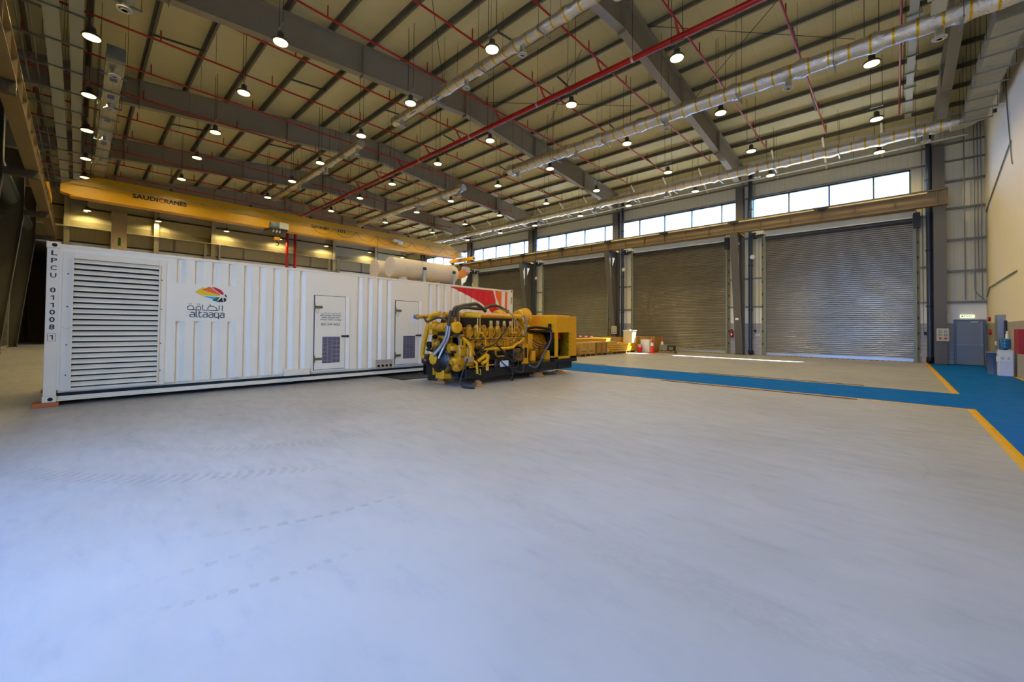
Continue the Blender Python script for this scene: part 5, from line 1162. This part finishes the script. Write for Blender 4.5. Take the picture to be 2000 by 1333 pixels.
cone('red and white traffic cone behind the green crate', -11.0-.0, 26.1+.0, .95) if False else cone('red and white traffic cone behind the green crate', -10.72, 25.3, .95)
cone('red traffic cone far behind the yellow planks, holding the striped tape', -16.3, 26.5, .9)
cone('red traffic cone far behind, just right of the taped one', -15.6, 26.5, .9)
tp = NB('barrier_tape'); tp.done(tp.mix(tp.m('LESS_THAN', tp.m('FRACT', tp.m('MULTIPLY', tp.x, 1/.5)), .5), '#e6e1de', '#c41a18'), .5)
o = MB().box(-24, -16.3, 26.495, 26.505, .8, .88).build('barrier_tape', tp.mt, origin=(-20, 26.5, .85)); tag(o, 'red and white barrier tape stretched before the shutter behind the goods', 'tape')
t = thing('barrier_post', 'thin red post holding the striped tape behind the generator', 'post', (-24, 26.5, 0)); MB().cyl((-24, 26.5, .002), (-24, 26.5, .95), .03, 8).cyl((-24, 26.5, .002), (-24, 26.5, .03), .15, 12).build('post', M_cone, t)
pallet('small pallet under the green crate and the dark machine', -10.62, -9.65, 24.55, 25.0, .15)
carton('small grey-green metal crate on the pallet right of the cones', -10.6, -10.12, 24.6, 24.95, .15, .5, pbr('green_crate', '#75796a', .6), 'metal_crate', 'crate', False)
t = thing('small_machine', 'small dark machine on the pallet beside the green crate', 'machine', (-9.9, 24.8, .15))
MB().box(-10.05, -9.7, 24.62, 24.92, .15, .47).build('frame', M_dark, t, .01); MB().box(-10.0, -9.76, 24.6, 24.62, .2, .38).build('front_panel', pbr('machine_panel', '#6d705f', .5), t)
# ================================================================== FLOOR GRATES
M_gr = NB('floor_grate'); n = M_gr; n.done(n.mix(n.m('LESS_THAN', n.m('FRACT', n.m('MULTIPLY', n.x, 1/.06)), .35), '#060505', '#2a251e'), .7)
for x0, x1, y, lab in ((-4.95, -.6, 11.6, 'long dark floor grate along the near edge of the blue walkway'), (-4.9, -.62, 14.64, 'long dark floor grate along the far edge of the blue walkway'), (-10.2, -8.5, 14.64, 'short dark floor grate at the blue walkway end behind the generator')):
    o = MB().box(x0, x1, y-.065, y+.065, .0005, .005).build('floor_grate', M_gr.mt, origin=((x0+x1)/2, y, 0)); tag(o, lab, 'floor grate', 'floor grates by the walkway')
# ================================================================== BACK WALL FITTINGS
def ctrl(label, x, y, z):
    t = thing('control_box', label, 'control box', (x, y, z), 'push button boxes')
    t = MB().box(x-.19, x+.19, y-.14, y-.025, z, z+.56).build('enclosure', pbr('cream_enclosure', '#b7b49d', .5), t, .008)
    for i in range(3):
        for j in (-1, 1):
            c = M_red if i == 0 else pbr('button_blue', '#243a6b', .4)
            MB().cyl((x+j*.085, y-.14, z+.12+i*.155), (x+j*.085, y-.152, z+.12+i*.155), .05, 14).build('button_ring', c, t)
            MB().cyl((x+j*.085, y-.152, z+.12+i*.155), (x+j*.085, y-.165, z+.12+i*.155), .026, 12).build('push_button', M_white if i else M_red, t)
ctrl('cream push button box on the column beside the exit door', 1.56, 26.42, 1.05)
ctrl('cream push button box on the column behind the cream appliance', -14.62, 26.35, 1.08)
t = thing('exit_sign', 'small lit green and white EXIT sign above the grey door', 'sign', (2.36, W, 2.14))
MB().box(2.16, 2.6, W-.04, W-.002, 2.1, 2.24).build('sign_box', pbr('sign_glow_white', '#e6f2d8', .4, emit='#e6f2c8', ek=.9), t, .004)
text_mesh('EXIT', .11, pbr('exit_green', '#1f8a2e', .4), 'sign_lettering', t, facing_my(2.40, W-.042, 2.168), .001, .24)
MB().box(2.2, 2.25, W-.043, W-.04, 2.14, 2.2).build('running_figure', pbr('exit_green', '#1f8a2e', .4), t)
t = thing('fire_extinguisher', 'red fire extinguisher hanging left of the second column', 'fire extinguisher', (-7.3, W, 1.0))
MB().lathe((-7.2, W-.12, 1.0), (0, 0, 1), [(0, .07), (.02, .085), (.36, .085), (.42, .05), (.44, .03)], 18).build('cylinder', M_red, t)
MB().box(-7.24, -7.16, W-.16, W-.08, 1.44, 1.5).build('valve', M_dark, t); MB().tube([(-7.24, W-.14, 1.46), (-7.33, W-.14, 1.4), (-7.33, W-.14, 1.15)], .013, 6).build('hose', M_blk, t); MB().box(-7.24, -7.16, W-.21, W-.2, 1.12, 1.25).build('label_plate', M_white, t)
def wbox(label, x, y0, z, w_, h, d=.05, nm='switch_box', mat=None, cat='electrical box'):
    o = MB().box(x-w_/2, x+w_/2, y0-d, y0-.001, z-h/2, z+h/2).build(nm, mat or M_white, origin=(x, y0, z), bevel=.004); tag(o, label, cat); return o
wbox('white box low on the block wall left of the exit column', .86, W, .38, .13, .09)
wbox('white junction box high beside the second column pipe', -5.95, W, 4.35, .17, .24)
wbox('small white box on the second column at head height', -6.72, 26.4, 2.1, .16, .12, .05)
wbox('tiny white box low on the wall beside the big shutter rail', -5.55, W, .62, .09, .11)
wbox('tiny white box low on the wall left of the second column', -7.35, W, .72, .09, .09)
wbox('white notice plate below the black socket at the second column', -5.85, W, 1.17, .24, .08, .01, 'notice_plate', pbr('notice_white', '#d9d8e6', .5), 'notice')
wbox('black socket with plug hanging on the block wall right of the second column', -5.97, W, 1.4, .1, .16, .1, 'power_socket', M_blk, 'socket')
wbox('black socket with plug on the block wall left of the exit column', 1.05, W, 1.38, .1, .16, .1, 'power_socket', M_blk, 'socket')
wbox('red call point beside the push button box at the exit column', 1.33, 26.5, 1.52, .06, .09, .05, 'call_point', M_red, 'fire alarm')
o = MB().box(1.13, 1.135, W-.47, W-.465, 2.9, 3.2).build('green_sticker', pbr('green_mark', '#2f8a36', .5), origin=(1.13, W-.47, 3)); bpy.data.objects.remove(o)
# ================================================================== RIGHT WALL FITTINGS
t = thing('water_cooler', 'white water dispenser with a blue bottle on the blue floor by the right wall', 'water cooler', (2.72, 21.5, 0))
MB().box(2.55, 2.88, 21.3, 21.64, .002, .88).build('cabinet', pbr('cooler_white', '#c9cfdc', .35), t, .02, seg=2)
MB().box(2.53, 2.55, 21.36, 21.58, .48, .66).build('tap_recess', M_white, t, .004); MB().box(2.58, 2.85, 21.29, 21.3, .5, .8).build('front_panel', M_white, t, .003)
for x in (2.64, 2.77): MB().box(x-.03, x+.03, 21.283, 21.29, .56, .64).build('tap_window', pbr('tap_grey', '#a9adb3', .4), t)
M_bot = pbr('blue_water_bottle', '#0f5f8d', .12, spot=.1, coat=.6)
t = thing('water_bottle', 'large blue water bottle standing neck down on the white dispenser', 'bottle', (2.72, 21.47, .88))
MB().lathe((2.72, 21.47, .87), (0, 0, 1), [(0, .04), (.03, .06), (.06, .13), (.13, .135), (.15, .125), (.17, .135), (.25, .135), (.27, .125), (.29, .135), (.36, .135), (.39, .11), (.4, .02)], 26).build('bottle', M_bot, t)
t = thing('waste_bin', 'tapered grey waste bin on the blue floor left of the water dispenser', 'bin', (2.5, 22.0, 0))
MB().lathe((2.52, 22.0, .002), (0, 0, 1), [(0, .13), (.74, .18), (.74, .19), (.77, .19), (.78, .17), (.7, .165), (.1, .12)], 24).build('bin_body', pbr('bin_grey', '#65738a', .45), t)
t = thing('wall_trunking', 'tall grey metal trunking on the beige right wall behind the bin', 'cable trunking', (2.85, 23.4, .6))
MB().box(2.76, 2.945, 23.1, 23.75, .62, 2.12).build('trunk', pbr('trunk_grey', '#8b8d90', .4, .4), t, .006); MB().box(2.9, 2.945, 22.8, 23.1, .8, 1.9).build('side_recess', M_blk, t)
MB().box(2.73, 2.76, 23.3, 23.5, .98, 1.14).build('roll_holder', M_white, t, .01)
o = MB().lathe((2.88, 22.35, .8), (0, 0, 1), [(0, .04), (.28, .04), (.3, .02), (.36, .03), (.4, .03)], 12).build('cup_tube', M_white, origin=(2.88, 22.35, .8)); o.location.z += .32; tag(o, 'small white cup tube on the wall above the waste bin', 'cup holder')
for i, (y, z, r) in enumerate(((26.3, 2.02, .09), (26.15, 1.47, .11))):
    o = MB().cyl((XR-.07, y, z), (XR-.002, y, z), r, 18).build('fire_bell', M_red, origin=(XR, y, z)); tag(o, '%s red fire alarm on the beige wall right of the exit door' % ('upper', 'lower')[i], 'fire alarm')
o = MB().box(XR-.2, XR-.002, 19.6, 20.25, .82, 1.58).build('hose_cabinet', M_red, origin=(XR, 20, .8), bevel=.01); tag(o, 'red fire hose cabinet on the right wall at the picture edge', 'cabinet')

# ------------------------------------------------------------------ tidy
for o in bpy.data.objects:
    if '_org' in o: del o['_org']
